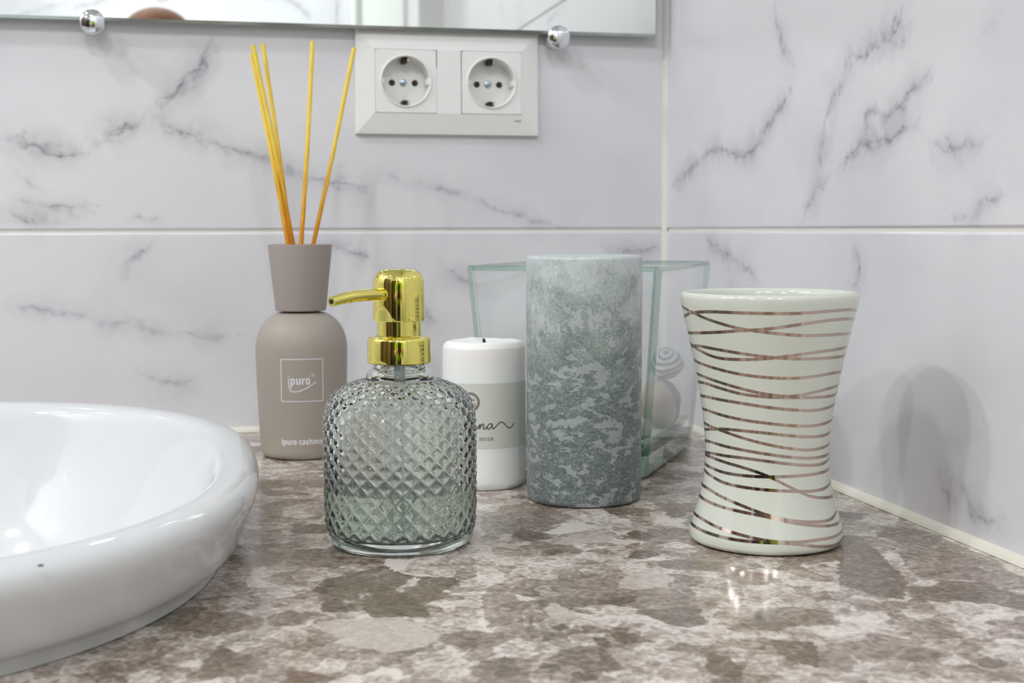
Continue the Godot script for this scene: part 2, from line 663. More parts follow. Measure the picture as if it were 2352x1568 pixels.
# pieces of stone in the counter print: [kind, then x, z in millimetres]
const FRAGMENTS := [
	["dark", -343, 502, -335, 483, -320, 474, -303, 461, -300, 477, -292, 487, -306, 510, -323, 512, -323, 525, -334, 513],
	["dark", -341, 526, -334, 515, -327, 526, -325, 537, -330, 540, -340, 538],
	["dark", -320, 513, -306, 510, -298, 529, -295, 556, -321, 550, -323, 536],
	["dark", -292, 487, -275, 493, -273, 502, -285, 517, -294, 513],
	["white", -302, 450, -288, 454, -294, 469, -301, 476, -304, 463],
	["pale", -344, 552, -332, 549, -316, 553, -305, 560, -295, 581, -305, 596, -320, 599, -334, 588, -340, 570],
	["mid", -241, 381, -217, 335, -197, 332, -188, 365, -184, 377, -206, 399, -224, 408, -243, 413],
	["pale", -213, 439, -199, 420, -184, 421, -176, 429, -183, 440, -204, 442],
	["white", -211, 410, -201, 402, -193, 390, -182, 391, -184, 409, -191, 414, -206, 417],
	["dark", -231, 416, -220, 399, -210, 415, -210, 424, -223, 432],
	["dark", -168, 424, -162, 416, -157, 422, -155, 434, -162, 442, -167, 436],
	["dark", -221, 450, -213, 448, -211, 457, -217, 462, -221, 460],
	["dark", -163, 363, -153, 362, -153, 375, -160, 379],
	["dark", -132, 382, -120, 366, -113, 366, -121, 388, -130, 393],
	["dark", -183, 475, -175, 460, -166, 462, -165, 473, -178, 481],
	["mid", -237, 518, -223, 497, -206, 501, -203, 521, -199, 536, -190, 536, -174, 535, -185, 544, -202, 544, -222, 544, -235, 532],
	["pale", -205, 528, -194, 506, -182, 501, -174, 511, -175, 521, -184, 532, -199, 534],
	["mid", -41, 481, -9, 472, -8, 520, -20, 564, -31, 569, -48, 549, -63, 543, -58, 523],
	["dark", -65, 472, -57, 471, -54, 481, -62, 516, -70, 547, -88, 576, -97, 568, -104, 547, -92, 520],
	["dark", -64, 564, -50, 559, -49, 584, -60, 591, -66, 578],
	["dark", -169, 618, -155, 623, -155, 630, -165, 654, -172, 646, -173, 633],
	["mid", -151, 629, -138, 627, -122, 631, -125, 639, -141, 645, -152, 640],
	["dark", -105, 660, -97, 656, -93, 664, -100, 671, -106, 667],
	["dark", -200, 627, -194, 633, -194, 648, -200, 663, -208, 649],
	["dark", -237, 598, -233, 600, -234, 614, -238, 610],
	["dark", -228, 592, -219, 598, -215, 610, -228, 609, -230, 603],
	["dark", -286, 635, -278, 614, -275, 616, -274, 635, -282, 639],
	["dark", -288, 618, -281, 618, -284, 630, -289, 630],
	["mid", -269, 524, -256, 527, -252, 545, -261, 572, -276, 577],
	["pale", -247, 555, -240, 544, -235, 564, -240, 573, -247, 569],
	["mid", -257, 557, -249, 552, -248, 567, -258, 580],
	["dark", -251, 582, -245, 576, -243, 582, -247, 588],
]
const STONE_SIDE := 0.76


func counter_texture() -> Texture2D:
	var n := 1792
	var mm := n / (STONE_SIDE * 1000.0)
	var big := noise(3, 24.0 * mm, FastNoiseLite.TYPE_CELLULAR, 1)
	big.cellular_return_type = FastNoiseLite.RETURN_CELL_VALUE
	var big_v := bytes(warped(big, 6.0 * mm, 12.0 * mm, 1), n, n)
	big.cellular_return_type = FastNoiseLite.RETURN_DISTANCE2_SUB
	var big_e := bytes(big, n, n)
	var small := noise(7, 6.5 * mm, FastNoiseLite.TYPE_CELLULAR, 1)
	small.cellular_return_type = FastNoiseLite.RETURN_CELL_VALUE
	var small_v := bytes(warped(small, 2.2 * mm, 5.0 * mm, 1), n, n)
	small.cellular_return_type = FastNoiseLite.RETURN_DISTANCE2_SUB
	var small_e := bytes(small, n, n)
	var tiny := noise(8, 2.0 * mm, FastNoiseLite.TYPE_CELLULAR, 1)
	tiny.cellular_return_type = FastNoiseLite.RETURN_CELL_VALUE
	var tiny_v := bytes(warped(tiny, 0.8 * mm, 2.0 * mm, 1), n, n)
	var chip := noise(10, 12.0 * mm, FastNoiseLite.TYPE_CELLULAR, 1)
	chip.cellular_return_type = FastNoiseLite.RETURN_CELL_VALUE
	var chip_v := bytes(warped(chip, 3.5 * mm, 8.0 * mm, 1), n, n)
	chip.cellular_return_type = FastNoiseLite.RETURN_DISTANCE2_SUB
	var chip_e := bytes(chip, n, n)
	var fine := bytes(warped(noise(9, 4.5 * mm, FastNoiseLite.TYPE_SIMPLEX_SMOOTH, 7), 6.0 * mm, 7.0 * mm), n, n)
	var edge := bytes(noise(18, 7.0 * mm, FastNoiseLite.TYPE_SIMPLEX_SMOOTH, 3), n, n)
	var low := bytes(noise(12, 55.0 * mm, FastNoiseLite.TYPE_SIMPLEX_SMOOTH, 3), n, n)
	var ridge := noise(15, 36.0 * mm, FastNoiseLite.TYPE_SIMPLEX_SMOOTH, 5)
	ridge.fractal_type = FastNoiseLite.FRACTAL_RIDGED
	var vein := bytes(warped(ridge, 9.0 * mm, 12.0 * mm), n, n)
	var crack := noise(16, 11.0 * mm, FastNoiseLite.TYPE_SIMPLEX_SMOOTH, 4)
	crack.fractal_type = FastNoiseLite.FRACTAL_RIDGED
	var hair := bytes(warped(crack, 4.0 * mm, 5.0 * mm), n, n)
	var col := ramp([[0.0, Color8(228, 221, 212)], [0.14, Color8(207, 196, 186)], [0.36, Color8(172, 157, 145)], [0.6, Color8(134, 119, 105)], [0.8, Color8(106, 92, 77)], [1.0, Color8(84, 71, 57)]])
	var px := PackedByteArray()
	px.resize(n * n * 3)
	for i in n * n:
		var f := fine[i] - 128
		var t: float
		if big_v[i] > 205:
			t = 132.0 + (big_v[i] - 205) * 0.9 + f * 0.55 + (small_v[i] - 128) * 0.12
			if big_e[i] < 22:
				t -= (22 - big_e[i]) * 2.4
		else:
			t = 88.0 + (chip_v[i] - 128) * 0.40 + (small_v[i] - 128) * 0.26 + (tiny_v[i] - 128) * 0.20 + f * 0.48 + (low[i] - 128) * 0.36
			if chip_e[i] < 24:
				t -= (24 - chip_e[i]) * 1.8
			if small_e[i] < 30:
				t -= (30 - small_e[i]) * 0.8
		if vein[i] > 208:
			t -= (vein[i] - 208) * 1.2 + maxf(0.0, vein[i] - 232) * 6.0
		if hair[i] > 226:
			t -= (hair[i] - 226) * 4.0 * (1.0 if low[i] < 150 else 0.5)
		var k := clampi(int(t), 0, 255) * 3
		px[i * 3] = col[k]
		px[i * 3 + 1] = col[k + 1]
		px[i * 3 + 2] = col[k + 2]
	for fr in FRAGMENTS:
		var poly := PackedVector2Array()
		var lo := Vector2(1e9, 1e9)
		var hi := -lo
		for q in range(1, fr.size(), 2):
			var p := Vector2((fr[q] + STONE_SIDE * 1000) * mm, fr[q + 1] * mm)
			poly.append(p)
			lo = lo.min(p)
			hi = hi.max(p)
		var tone: float = {"white": 8.0, "pale": 52.0, "mid": 138.0, "dark": 190.0}[fr[0]]
		var grain: float = {"white": 0.10, "pale": 0.22, "mid": 0.55, "dark": 0.45}[fr[0]]
		for y in range(maxi(0, int(lo.y) - 6), mini(n, int(hi.y) + 6)):
			for x in range(maxi(0, int(lo.x) - 6), mini(n, int(hi.x) + 6)):
				var i := y * n + x
				var p := Vector2(x + (edge[i] - 128) * 0.03, y + (edge[(i + 400 * n + 977) % (n * n)] - 128) * 0.03)
				if Geometry2D.is_point_in_polygon(p, poly):
					var t := tone + (fine[i] - 128) * grain + (small_v[i] - 128) * grain * 0.35
					if fr[0] == "mid" or fr[0] == "dark":
						if vein[i] > 205:
							t -= (vein[i] - 205) * 2.4
						if hair[i] > 218:
							t -= (hair[i] - 218) * 1.8
						if small_e[i] < 30 and big_e[i] < 110:
							t -= (30 - small_e[i]) * 1.2
					var k := clampi(int(t), 0, 255) * 3
					px[i * 3] = col[k]
					px[i * 3 + 1] = col[k + 1]
					px[i * 3 + 2] = col[k + 2]
	var im := Image.create_from_data(n, n, false, Image.FORMAT_RGB8, px)
	im.generate_mipmaps()
	return ImageTexture.create_from_image(im)


func candle_texture(m: StandardMaterial3D) -> void:
	# rustic dyed wax: a grey dye that thins out in ragged tongues towards the pale top, with frosty flakes
	var w := 1024
	var h := 768
	var flake := stretched(warped(noise(31, 30.0, FastNoiseLite.TYPE_SIMPLEX_SMOOTH, 4), 22.0, 16.0, 2), w, h, 1.9)
	var drip := stretched(warped(noise(32, 34.0, FastNoiseLite.TYPE_SIMPLEX_SMOOTH, 4), 26.0, 20.0, 2), w, h, 0.7)
	var worm := stretched(warped(noise(37, 24.0, FastNoiseLite.TYPE_SIMPLEX_SMOOTH, 2), 12.0, 12.0, 1), w, h, 1.8)
	var grain := bytes(noise(34, 5.0, FastNoiseLite.TYPE_SIMPLEX_SMOOTH, 3), w, h)
	var area := bytes(noise(36, 110.0, FastNoiseLite.TYPE_SIMPLEX_SMOOTH, 3), w, h)
	var tongue := bytes(warped(noise(35, 120.0, FastNoiseLite.TYPE_SIMPLEX_SMOOTH, 4), 60.0, 90.0), w, h)
	var px := PackedByteArray()
	px.resize(w * h * 3)
	var bump := PackedByteArray()
	bump.resize(w * h)
	var dye := ramp([[0.0, Color8(100, 111, 110)], [0.3, Color8(108, 120, 118)], [0.55, Color8(124, 138, 132)], [0.75, Color8(160, 172, 166)], [0.9, Color8(190, 201, 197)], [1.0, Color8(208, 218, 216)]])
	for y in h:
		var up := 1.0 - float(y) / h
		for x in w:
			var i := y * w + x
			var k := clampi(int(up * 255.0 + (tongue[i] - 128) * 0.40), 0, 255) * 3
			# frosty flakes lie along the rim below and run like drips above; a fine net of crystals between them
			var fl: float = lerpf(flake[i], drip[i], smoothstep(0.55, 0.75, up)) + (area[i] - 128) * 0.75
			var limit := 153.0 if up > 0.3 else 153.0 + (0.3 - up) * 120.0
			var line := maxf(0.0, absf(((worm[i] * 4) & 255) - 128.0) / 128.0 - 0.45) / 0.55
			var amount := 0.0
			if fl > limit:
				amount = minf(1.0, (fl - limit) / 7.0) * (0.40 + 0.30 * grain[i] / 255.0 + 0.08 * tongue[i] / 255.0) - line * 0.10
			elif fl > limit - 9.0:
				amount = -0.20
			else:
				amount = line * 0.58 + maxf(0.0, grain[i] - 190) / 65.0 * 0.20 - 0.08
			for c in 3:
				var v: float = dye[k + c]
				v = lerpf(v, 194.0 + c * 2.0, clampf(amount, 0, 1)) if amount > 0.0 else v * (1.0 + amount)
				px[i * 3 + c] = clampi(int(v), 0, 255)
			bump[i] = clampi(int(128 + amount * 90), 0, 255)
	var im := Image.create_from_data(w, h, false, Image.FORMAT_RGB8, px)
	m.albedo_texture = ImageTexture.create_from_image(im)
	m.heightmap_enabled = true
	m.heightmap_scale = 0.02
	m.heightmap_texture = ImageTexture.create_from_image(Image.create_from_data(w, h, false, Image.FORMAT_L8, bump))


func reed_texture() -> Texture2D:
	# straw-coloured reed soaked with amber oil from below, in long streaks
	var w := 64
	var h := 1024
	var f := noise(41, 30.0)
	var streak := noise(42, 9.0)
	var im := Image.create(w, h, false, Image.FORMAT_RGB8)
	var dry := Color8(248, 214, 92)
	var wet := Color8(216, 140, 8)
	for y in h:
		for x in w:
			var t := clampf((float(y) / h - 0.42) * 2.2 + f.get_noise_2d(x * 2.0, y * 0.15) * 0.7, 0, 1)
			var c := dry.lerp(wet, t)
			im.set_pixel(x, y, c * (1.0 + streak.get_noise_2d(x * 4.0, y * 0.1) * 0.16))
	return ImageTexture.create_from_image(im)


# ---------------------------------------------------------------- room
func downlight(x: float, z: float, energy: float, label: String) -> void:
	var o := base("ceiling_lamp", Vector3(x, 1.65, z))
	tag(o, label, "ceiling lamp", "recessed ceiling lamps")
	put("trim_ring", lathe([Vector2(0.055, -0.004), Vector2(0.067, -0.006), Vector2(0.073, -0.003), Vector2(0.074, 0.0), Vector2(0.055, 0.0), Vector2(0.055, -0.004)], 48), M["white plastic"], o)
	var glow := mat("lamp glow %d" % (M.size()), Color.WHITE, 0.5)
	glow.emission_enabled = true
	glow.emission = Color(0.97, 0.985, 1.0)
	glow.emission_energy_multiplier = 14.0
	put("diffuser_disc", lathe([Vector2(0, -0.003), Vector2(0.054, -0.003), Vector2(0.055, 0.0), Vector2(0, 0.0)], 48), glow, o)
	var l := AreaLight3D.new()
	l.name = "lamp_light"
	l.area_size = Vector2(0.10, 0.10)
	l.light_energy = energy
	l.light_color = Color(0.97, 0.985, 1.0)
	l.shadow_enabled = true
	l.position = Vector3(0, -0.008, 0)
	l.rotation.x = -PI / 2
	l.set("area_range", 8.0)
	o.add_child(l)


func tiles(wall: Node3D, m: Material, origin: Vector3, along: Vector3, out: Vector3, length: float, y0: float, y1: float, shift := 0.0, wide := 1.12) -> void:
	# rows of glazed tiles with rounded edges; joints at 0.163 and every 0.249 from there
	var row := 0.1629
	while row - 0.249 > y0 - 0.2489:
		row -= 0.249
	while row < y1:
		var lo := maxf(row + 0.0009, y0)
		var hi := minf(row + 0.249 - 0.0009, y1)
		var s := 0.0
		while s < length - 0.01 and hi - lo > 0.01:
			var e := minf(s + wide, length)
			var w := e - s - 0.002
			var size := Vector3(w, hi - lo, 0.008)
			var uv := func(p: Vector3) -> Vector2:
				return Vector2((s + w / 2 + p.x + shift) / WALL_W, 1.0 - (p.y + (lo + hi) / 2 - WALL_Y) / WALL_H)
			var mid: Vector3 = origin + along * (s + 0.001 + w / 2) + Vector3.UP * (lo + hi) / 2
			var hole := Rect2()
			var box := SOCKET - (mid + wall.position)
			if out == Vector3.BACK and absf(box.x) < w / 2 and absf(box.y) < (hi - lo) / 2:
				hole = Rect2(box.x - 0.066, box.y - 0.030, 0.132, 0.060)   # cut out for the sunk socket box
			var t := put("tile", rounded_box(size, 0.0021, 3, uv, hole), m, wall)
			t.basis = Basis(along, Vector3.UP, out)
			t.position = mid - out * 0.004
			s = e
		row += 0.249


func slab(called: String, lo: Vector3, hi: Vector3, m: Material) -> MeshInstance3D:
	var b := BoxMesh.new()
	b.size = hi - lo
	var o := structure(called, b, m)
	o.position = (lo + hi) / 2
	return o


func room() -> void:
	var g: Material = M["grout"]
	var back := slab("wall_back", Vector3(-2.5, -0.95, -0.15), Vector3(0.15, 1.75, -0.0014), g)
	back.mesh = rounded_box(Vector3(2.65, 2.7, 0.1486), 0.0004, 1, null, Rect2(SOCKET.x + 1.175 - 0.066, SOCKET.y - 0.4 - 0.030, 0.132, 0.060))
	tiles_on(back, M["marble back"], Vector3(-2.24, 0, 0), Vector3.RIGHT, Vector3.BACK, 2.24, 0.0008, 1.65, -2.24)
	var right := slab("wall_right", Vector3(0.0014, -0.95, -0.0014), Vector3(0.15, 1.75, 3.1), g)
	# seen from inside, the right wall runs away to the left: along = -z keeps its tiles facing the room
	tiles_on(right, M["marble right"], Vector3(0, 0, 1.12), Vector3.FORWARD, Vector3.LEFT, 1.12, 0.0008, 1.65, -1.12)
	tiles_on(right, M["marble right"], Vector3(0, 0, 3.0), Vector3.FORWARD, Vector3.LEFT, 0.78, -0.85, 1.65, 0.3)
	var left := slab("wall_left", Vector3(-2.5, -0.95, -0.0014), Vector3(-2.4, 1.75, 3.1), g)
	tiles_on(left, M["marble right"], Vector3(-2.398, 0, 0), Vector3.BACK, Vector3.RIGHT, 3.0, -0.85, 1.65, 0.5)
	var front := slab("wall_front", Vector3(-2.4, -0.95, 3.0), Vector3(0.0014, 1.75, 3.1), g)
	tiles_on(front, M["marble back"], Vector3(0, 0, 2.998), Vector3.LEFT, Vector3.FORWARD, 2.4, -0.85, 1.65, 0.2)
	slab("floor", Vector3(-2.4, -0.95, -0.0014), Vector3(0.0014, -0.85, 3.0), M["floor tile"])
	slab("ceiling", Vector3(-2.4, 1.65, -0.0014), Vector3(0.0014, 1.75, 3.0), M["ceiling paint"])
	# beads of sealant along the counter and up the corner
	var bead := PackedVector2Array([Vector2(0, 0), Vector2(0.0046, 0), Vector2(0.0038, 0.0017), Vector2(0.0024, 0.0033), Vector2(0.0008, 0.0042), Vector2(0, 0.0042)])
	structure("trim_1", extrude(bead, Vector3(-0.8, 0.0002, 0.0001), Vector3(-0.0006, 0.0002, 0.0001), Vector3.BACK), M["silicone"])
	structure("trim_2", extrude(bead, Vector3(-0.0001, 0.0002, 0.0006), Vector3(-0.0001, 0.0002, 0.74), Vector3.LEFT), M["silicone"])
	var corner := PackedVector2Array([Vector2(0, 0), Vector2(0.0040, 0), Vector2(0.0034, 0.0012), Vector2(0.0024, 0.0024), Vector2(0.0012, 0.0034), Vector2(0, 0.0040)])
	var c := structure("trim_3", extrude(corner, Vector3(0, 0, 0), Vector3(0, 0, 1.64), Vector3.RIGHT), M["grout"])
	c.basis = Basis(Vector3.LEFT, Vector3.BACK, Vector3.UP)
	c.position = Vector3(0.0002, 0.002, -0.0002)
	# white door in the right wall behind the camera
	var door := structure("door_1", rounded_box(Vector3(0.04, 2.05, 0.86), 0.004), M["door white"], Vector3(-0.006, 0.175, 1.68))
	for s in [-1.0, 1.0]:
		put("door_frame", rounded_box(Vector3(0.05, 2.12, 0.09), 0.004), M["door white"], door, Vector3(-0.01, 0.03, s * 0.485))
	put("door_frame", rounded_box(Vector3(0.05, 0.09, 0.88), 0.004), M["door white"], door, Vector3(-0.01, 1.075, 0))
	put("door_panel", rounded_box(Vector3(0.012, 0.8, 0.6), 0.004), M["door white"], door, Vector3(-0.022, 0.45, 0))
	put("door_panel", rounded_box(Vector3(0.012, 0.8, 0.6), 0.004), M["door white"], door, Vector3(-0.022, -0.5, 0))


func tiles_on(wall: MeshInstance3D, m: Material, origin: Vector3, along: Vector3, out: Vector3, length: float, y0: float, y1: float, shift: float) -> void:
	tiles(wall, m, origin - wall.position, along, out, length, y0, y1, shift)
	for t in wall.get_children():
		if not t.has_meta("placed"):
			t.set_meta("placed", true)
			t.position.y += 0.0


# ---------------------------------------------------------------- counter and basin
const SOCKET := Vector3(-0.1902, 0.2837, 0.0002)
const BOWL := Vector3(-0.6137, 0.0, 0.3803)


func oval(t: float, s := 1.0) -> Vector3:
	var c := cos(t)
	var d := sin(t)
	return BOWL + Vector3(0.24 * signf(c) * pow(absf(c), 0.8), 0, 0.2596 * signf(d) * pow(absf(d), 0.8)) * s


func counter() -> void:
	var lo := Vector2(-1.35, 0.0)
	var hi := Vector2(0.0, 0.74)
	var st := SurfaceTool.new()
	st.begin(Mesh.PRIMITIVE_TRIANGLES)
	var angles := PackedFloat32Array()
	for i in 240:
		angles.append(TAU * i / 240)
	for x in [lo.x, hi.x]:
		for z in [lo.y, hi.y]:
			angles.append(fposmod(atan2(z - BOWL.z, x - BOWL.x), TAU))
	angles.sort()
	var inner := PackedVector3Array()
	var outer := PackedVector3Array()
	for t in angles:
		# the point of the bowl's cut-out in this direction, and that of the slab's rim
		var d := Vector2(cos(t), sin(t))
		var r := 1.0 / pow(pow(absf(d.x) / 0.24, 2.5) + pow(absf(d.y) / 0.2596, 2.5), 0.4) * 0.93
		inner.append(BOWL + Vector3(d.x, 0, d.y) * r)
		var k := 1e9
		if absf(d.x) > 1e-6:
			k = minf(k, ((hi.x if d.x > 0 else lo.x) - BOWL.x) / d.x)
		if absf(d.y) > 1e-6:
			k = minf(k, ((hi.y if d.y > 0 else lo.y) - BOWL.z) / d.y)
		outer.append(BOWL + Vector3(d.x, 0, d.y) * k)
	var down := Vector3(0, -0.04, 0)
	st.set_smooth_group(-1)
	for i in angles.size():
		var j := (i + 1) % angles.size()
		for q in [[inner[i], outer[i], outer[j], inner[j]], [inner[j] + down, outer[j] + down, outer[i] + down, inner[i] + down], [outer[i], outer[i] + down, outer[j] + down, outer[j]], [inner[j], inner[j] + down, inner[i] + down, inner[i]]]:
			for k in [0, 1, 2, 0, 2, 3]:
				var p: Vector3 = q[k]
				st.set_uv(Vector2(p.x / STONE_SIDE + 1.0, p.z / STONE_SIDE))
				st.add_vertex(p)
	st.generate_normals()
	var o := put("countertop", st.commit(), M["counter stone"])
	tag(o, "glossy taupe-brown marbled stone countertop with pale veins, under all the toiletries", "countertop")


func basin() -> void:
	# rings from the foot up the outside, over the rim and down into the bowl: (offset from the crest, height)
	var p := [[-0.0060, 0.0003], [-0.0056, 0.0035], [-0.0044, 0.0066], [-0.0010, 0.0082], [0.0022, 0.0102], [0.0054, 0.0160], [0.0086, 0.0240], [0.0114, 0.0310], [0.0128, 0.0360], [0.0124, 0.0402], [0.0098, 0.0434], [0.0055, 0.0452], [0.0, 0.0456], [-0.0050, 0.0446], [-0.0088, 0.0420], [-0.0112, 0.0375], [-0.014, 0.029], [-0.019, 0.014], [-0.028, -0.008], [-0.045, -0.04], [-0.07, -0.068], [-0.105, -0.09], [-0.15, -0.104], [-0.20, -0.110], [-0.225, -0.111], [-0.2499, -0.1112]]
	var c := Curve2D.new()
	for i in p.size():
		var a := Vector2(p[maxi(i - 1, 0)][0], p[maxi(i - 1, 0)][1])
		var b := Vector2(p[mini(i + 1, p.size() - 1)][0], p[mini(i + 1, p.size() - 1)][1])
		var q := Vector2(p[i][0], p[i][1])
		var t := (b - a).normalized() / 3.0
		c.add_point(q, -t * q.distance_to(a), t * q.distance_to(b))
	c.bake_interval = 0.0006
	var n := p.size() * 4
	var f := func(u: float, v: float) -> Vector3:
		var k := v * (p.size() - 1)
		var q := c.sample(mini(int(k), p.size() - 2), k - mini(int(k), p.size() - 2))
		return oval(u * TAU, 1.0 + q.x / 0.25) + Vector3(0, q.y, 0) - BOWL
	var o := base("basin", BOWL)
	tag(o, "glossy white ceramic oval countertop basin with a rolled rim, left of the taupe bottle", "basin")
	put("bowl", grid(240, n, f, true), M["white ceramic"], o)
	# a chip in the glaze of the near rim
	var chip := put("glaze_chip", rounded_box(Vector3(0.0019, 0.0006, 0.0012), 0.00025), M["char"], o)
	chip.position = Vector3(-0.4455, 0.0449, 0.6125) - BOWL


# ---------------------------------------------------------------- on the back wall
func mirror() -> void:
	var x0 := -0.78
	var x1 := -0.0130
	var y0 := 0.3243
	var y1 := 1.02
	var o := base("mirror", Vector3((x0 + x1) / 2, y0, 0.0))
	tag(o, "frameless wall mirror with a polished edge held by chrome standoffs above the socket", "mirror")
	var w := x1 - x0
	var h := y1 - y0
	# the silvered face, and the polished bevel and rim round it
	var st := SurfaceTool.new()
	st.begin(Mesh.PRIMITIVE_TRIANGLES)
	var bevel := 0.0022
	var face := [Vector3(-w / 2 + bevel, bevel, 0.0142), Vector3(w / 2 - bevel, bevel, 0.0142), Vector3(w / 2 - bevel, h - bevel, 0.0142), Vector3(-w / 2 + bevel, h - bevel, 0.0142)]
	var rim := [Vector3(-w / 2, 0, 0.0125), Vector3(w / 2, 0, 0.0125), Vector3(w / 2, h, 0.0125), Vector3(-w / 2, h, 0.0125)]
	var rear := []
	for p in rim:
		rear.append(Vector3(p.x, p.y, 0.0095))
	st.set_smooth_group(-1)
	quad(st, face[0], face[1], face[2], face[3])
	st.generate_normals()
	put("silvered_face", st.commit(), M["mirror silver"], o)
	st = SurfaceTool.new()
	st.begin(Mesh.PRIMITIVE_TRIANGLES)
	st.set_smooth_group(-1)
	for i in 4:
		var j := (i + 1) % 4
		quad(st, rim[i], rim[j], face[j], face[i])
		quad(st, rear[i], rear[j], rim[j], rim[i])
	quad(st, rear[1], rear[0], rear[3], rear[2])
	st.generate_normals()
	put("bevelled_edge", st.commit(), M["mirror edge"], o)
	var knob := lathe([Vector2(0, 0.0), Vector2(0.0065, 0.0), Vector2(0.0065, 0.0145), Vector2(0.0088, 0.0150), Vector2(0.0092, 0.0158), Vector2(0.0094, 0.0205), Vector2(0.0094, 0.0238), Vector2(0.0090, 0.0250), Vector2(0.0082, 0.0257), Vector2(0.0066, 0.0265), Vector2(0.0046, 0.0272), Vector2(0.0024, 0.0276), Vector2(0.0, 0.0277)], 64, 60.0)
	for k in [[-0.4675, 0.3216, "chrome mirror standoff left of the reeds, reflecting lime green"], [-0.1012, 0.3204, "chrome mirror standoff at the right corner of the socket plate"]]:
		var s := put("mirror_standoff", knob, M["chrome"], self, Vector3(k[0], k[1], 0.0003))
		s.rotation.x = PI / 2
		tag(s, k[2], "standoff", "chrome standoffs that hold the mirror")


func quad(st: SurfaceTool, a: Vector3, b: Vector3, c: Vector3, d: Vector3) -> void:
	# corners counter-clockwise seen from the front
	for p in [a, c, b, a, d, c]:
		st.add_vertex(p)


func plate_with_hole(half: Vector2, hole: float, z0: float, z1: float, round_r: float) -> ArrayMesh:
	# a square plate with a round hole: front face, outer rim and the wall of the hole
	var st := SurfaceTool.new()
	st.begin(Mesh.PRIMITIVE_TRIANGLES)
	st.set_smooth_group(-1)
	var n := 96
	for i in n:
		var a := TAU * i / n + TAU / 8 / 12 * 0
		var b := TAU * (i + 1) / n
		var ia := Vector3(cos(a), sin(a), 0) * hole
		var ib := Vector3(cos(b), sin(b), 0) * hole
		var oa := box_point(a, half, round_r)
		var ob := box_point(b, half, round_r)
		var up := Vector3(0, 0, z1)
		quad(st, ia + up, oa + up, ob + up, ib + up)
		quad(st, oa + Vector3(0, 0, z0), ob + Vector3(0, 0, z0), ob + up, oa + up)
		quad(st, ib + Vector3(0, 0, z0), ia + Vector3(0, 0, z0), ia + up, ib + up)
	st.generate_normals()
	return st.commit()


func box_point(t: float, half: Vector2, r: float) -> Vector3:
	var d := Vector2(cos(t), sin(t))
	var k := minf(half.x / maxf(absf(d.x), 1e-6), half.y / maxf(absf(d.y), 1e-6))
	return Vector3(d.x * k, d.y * k, 0)


func socket_plate() -> void:
	var o := base("socket_outlet", SOCKET)
	tag(o, "white double wall socket plate with two round outlets just below the mirror", "wall socket")
	# the frame: outer rim, slopes up to a flat band, two square openings
	var st := SurfaceTool.new()
	st.begin(Mesh.PRIMITIVE_TRIANGLES)
	st.set_smooth_group(-1)
	var hx := 0.0760
	var hy := 0.0427
	var rings := [[hx, hy, 0.0, 0.0], [hx, hy, 0.0042, 0.0], [hx - 0.0007, hy - 0.0007, 0.0050, 0.0], [0.0612, 0.0259, 0.0088, 0.0], [0.0606, 0.0256, 0.0089, 0.0]]
	for k in rings.size() - 1:
		var a := corners(rings[k][0], rings[k][1], rings[k][2])
		var b := corners(rings[k + 1][0], rings[k + 1][1], rings[k + 1][2])
		for i in 4:
			quad(st, a[i], a[(i + 1) % 4], b[(i + 1) % 4], b[i])
	# flat bands between and beside the openings
	var e := 0.0256
	for band in [[-0.0606, -0.0355 - e], [-0.0355 + e, 0.0355 - e], [0.0355 + e, 0.0606]]:
		if band[1] - band[0] > 0.0001:
			quad(st, Vector3(band[0], -0.0256, 0.0089), Vector3(band[1], -0.0256, 0.0089), Vector3(band[1], 0.0256, 0.0089), Vector3(band[0], 0.0256, 0.0089))
	for s in [-0.0355, 0.0355]:
		var f := corners(minf(e, 0.0251), 0.0256, 0.0089)
		var g := corners(minf(e, 0.0251), 0.0256, 0.0)
		for i in 4:
			var sh := Vector3(s, 0, 0)
			quad(st, g[(i + 1) % 4] + sh, g[i] + sh, f[i] + sh, f[(i + 1) % 4] + sh)
	st.generate_normals()
	put("frame", st.commit(), M["white plastic"], o)
	for s in [-0.0355, 0.0355]:
		var ins := put("socket_insert", plate_with_hole(Vector2(0.0249, 0.0253), 0.0212, 0.0, 0.0092, 0.001), M["white plastic"], o, Vector3(s, 0, 0))
		put("rim", ring(0.0212, 0.0196, 0.0092, 0.0106), M["white plastic"], ins)
		# the well is sunk into the wall box behind the plate
		var well := lathe([Vector2(0, -0.0060), Vector2(0.0186, -0.0060), Vector2(0.0193, -0.0052), Vector2(0.0197, 0.0096), Vector2(0.0208, 0.0096), Vector2(0.0204, -0.0072), Vector2(0, -0.0072)], 96)
		var wo := put("well", well, M["white plastic"], ins)
		wo.rotation.x = PI / 2
		for x in [-0.0095, 0.0095]:
			put("pin_hole", disc(0.0026, -0.0060), M["dark slot"], ins, Vector3(x, 0, 0))
		put("screw", dome(0.0030, -0.0060, 0.0007), M["screw metal"], ins)
		put("screw_slot", rounded_box(Vector3(0.0022, 0.0007, 0.0006), 0.0002), M["dark slot"], ins, Vector3(0, 0, -0.0054))
		for y in [-1.0, 1.0]:
			put("earth_slot", rounded_box(Vector3(0.0046, 0.0052, 0.012), 0.0012), M["dark slot"], ins, Vector3(-0.0003, y * 0.0175, 0.0004))
			put("earth_clip", rounded_box(Vector3(0.0018, 0.0044, 0.0124), 0.0005), M["clip metal"], ins, Vector3(0.0023, y * 0.0174, 0.0008))
			put("guide_rib", rounded_box(Vector3(0.0026, 0.0048, 0.0140), 0.0005), M["white plastic"], ins, Vector3(y * 0.0187, 0, 0.0014))
	var word := put("maker_mark", letters("viko", "Droid Sans", 700, 0.0020), M["grey print"], o, Vector3(0.0577, -0.0303, 0.0078))
	word.rotation.x = -0.2


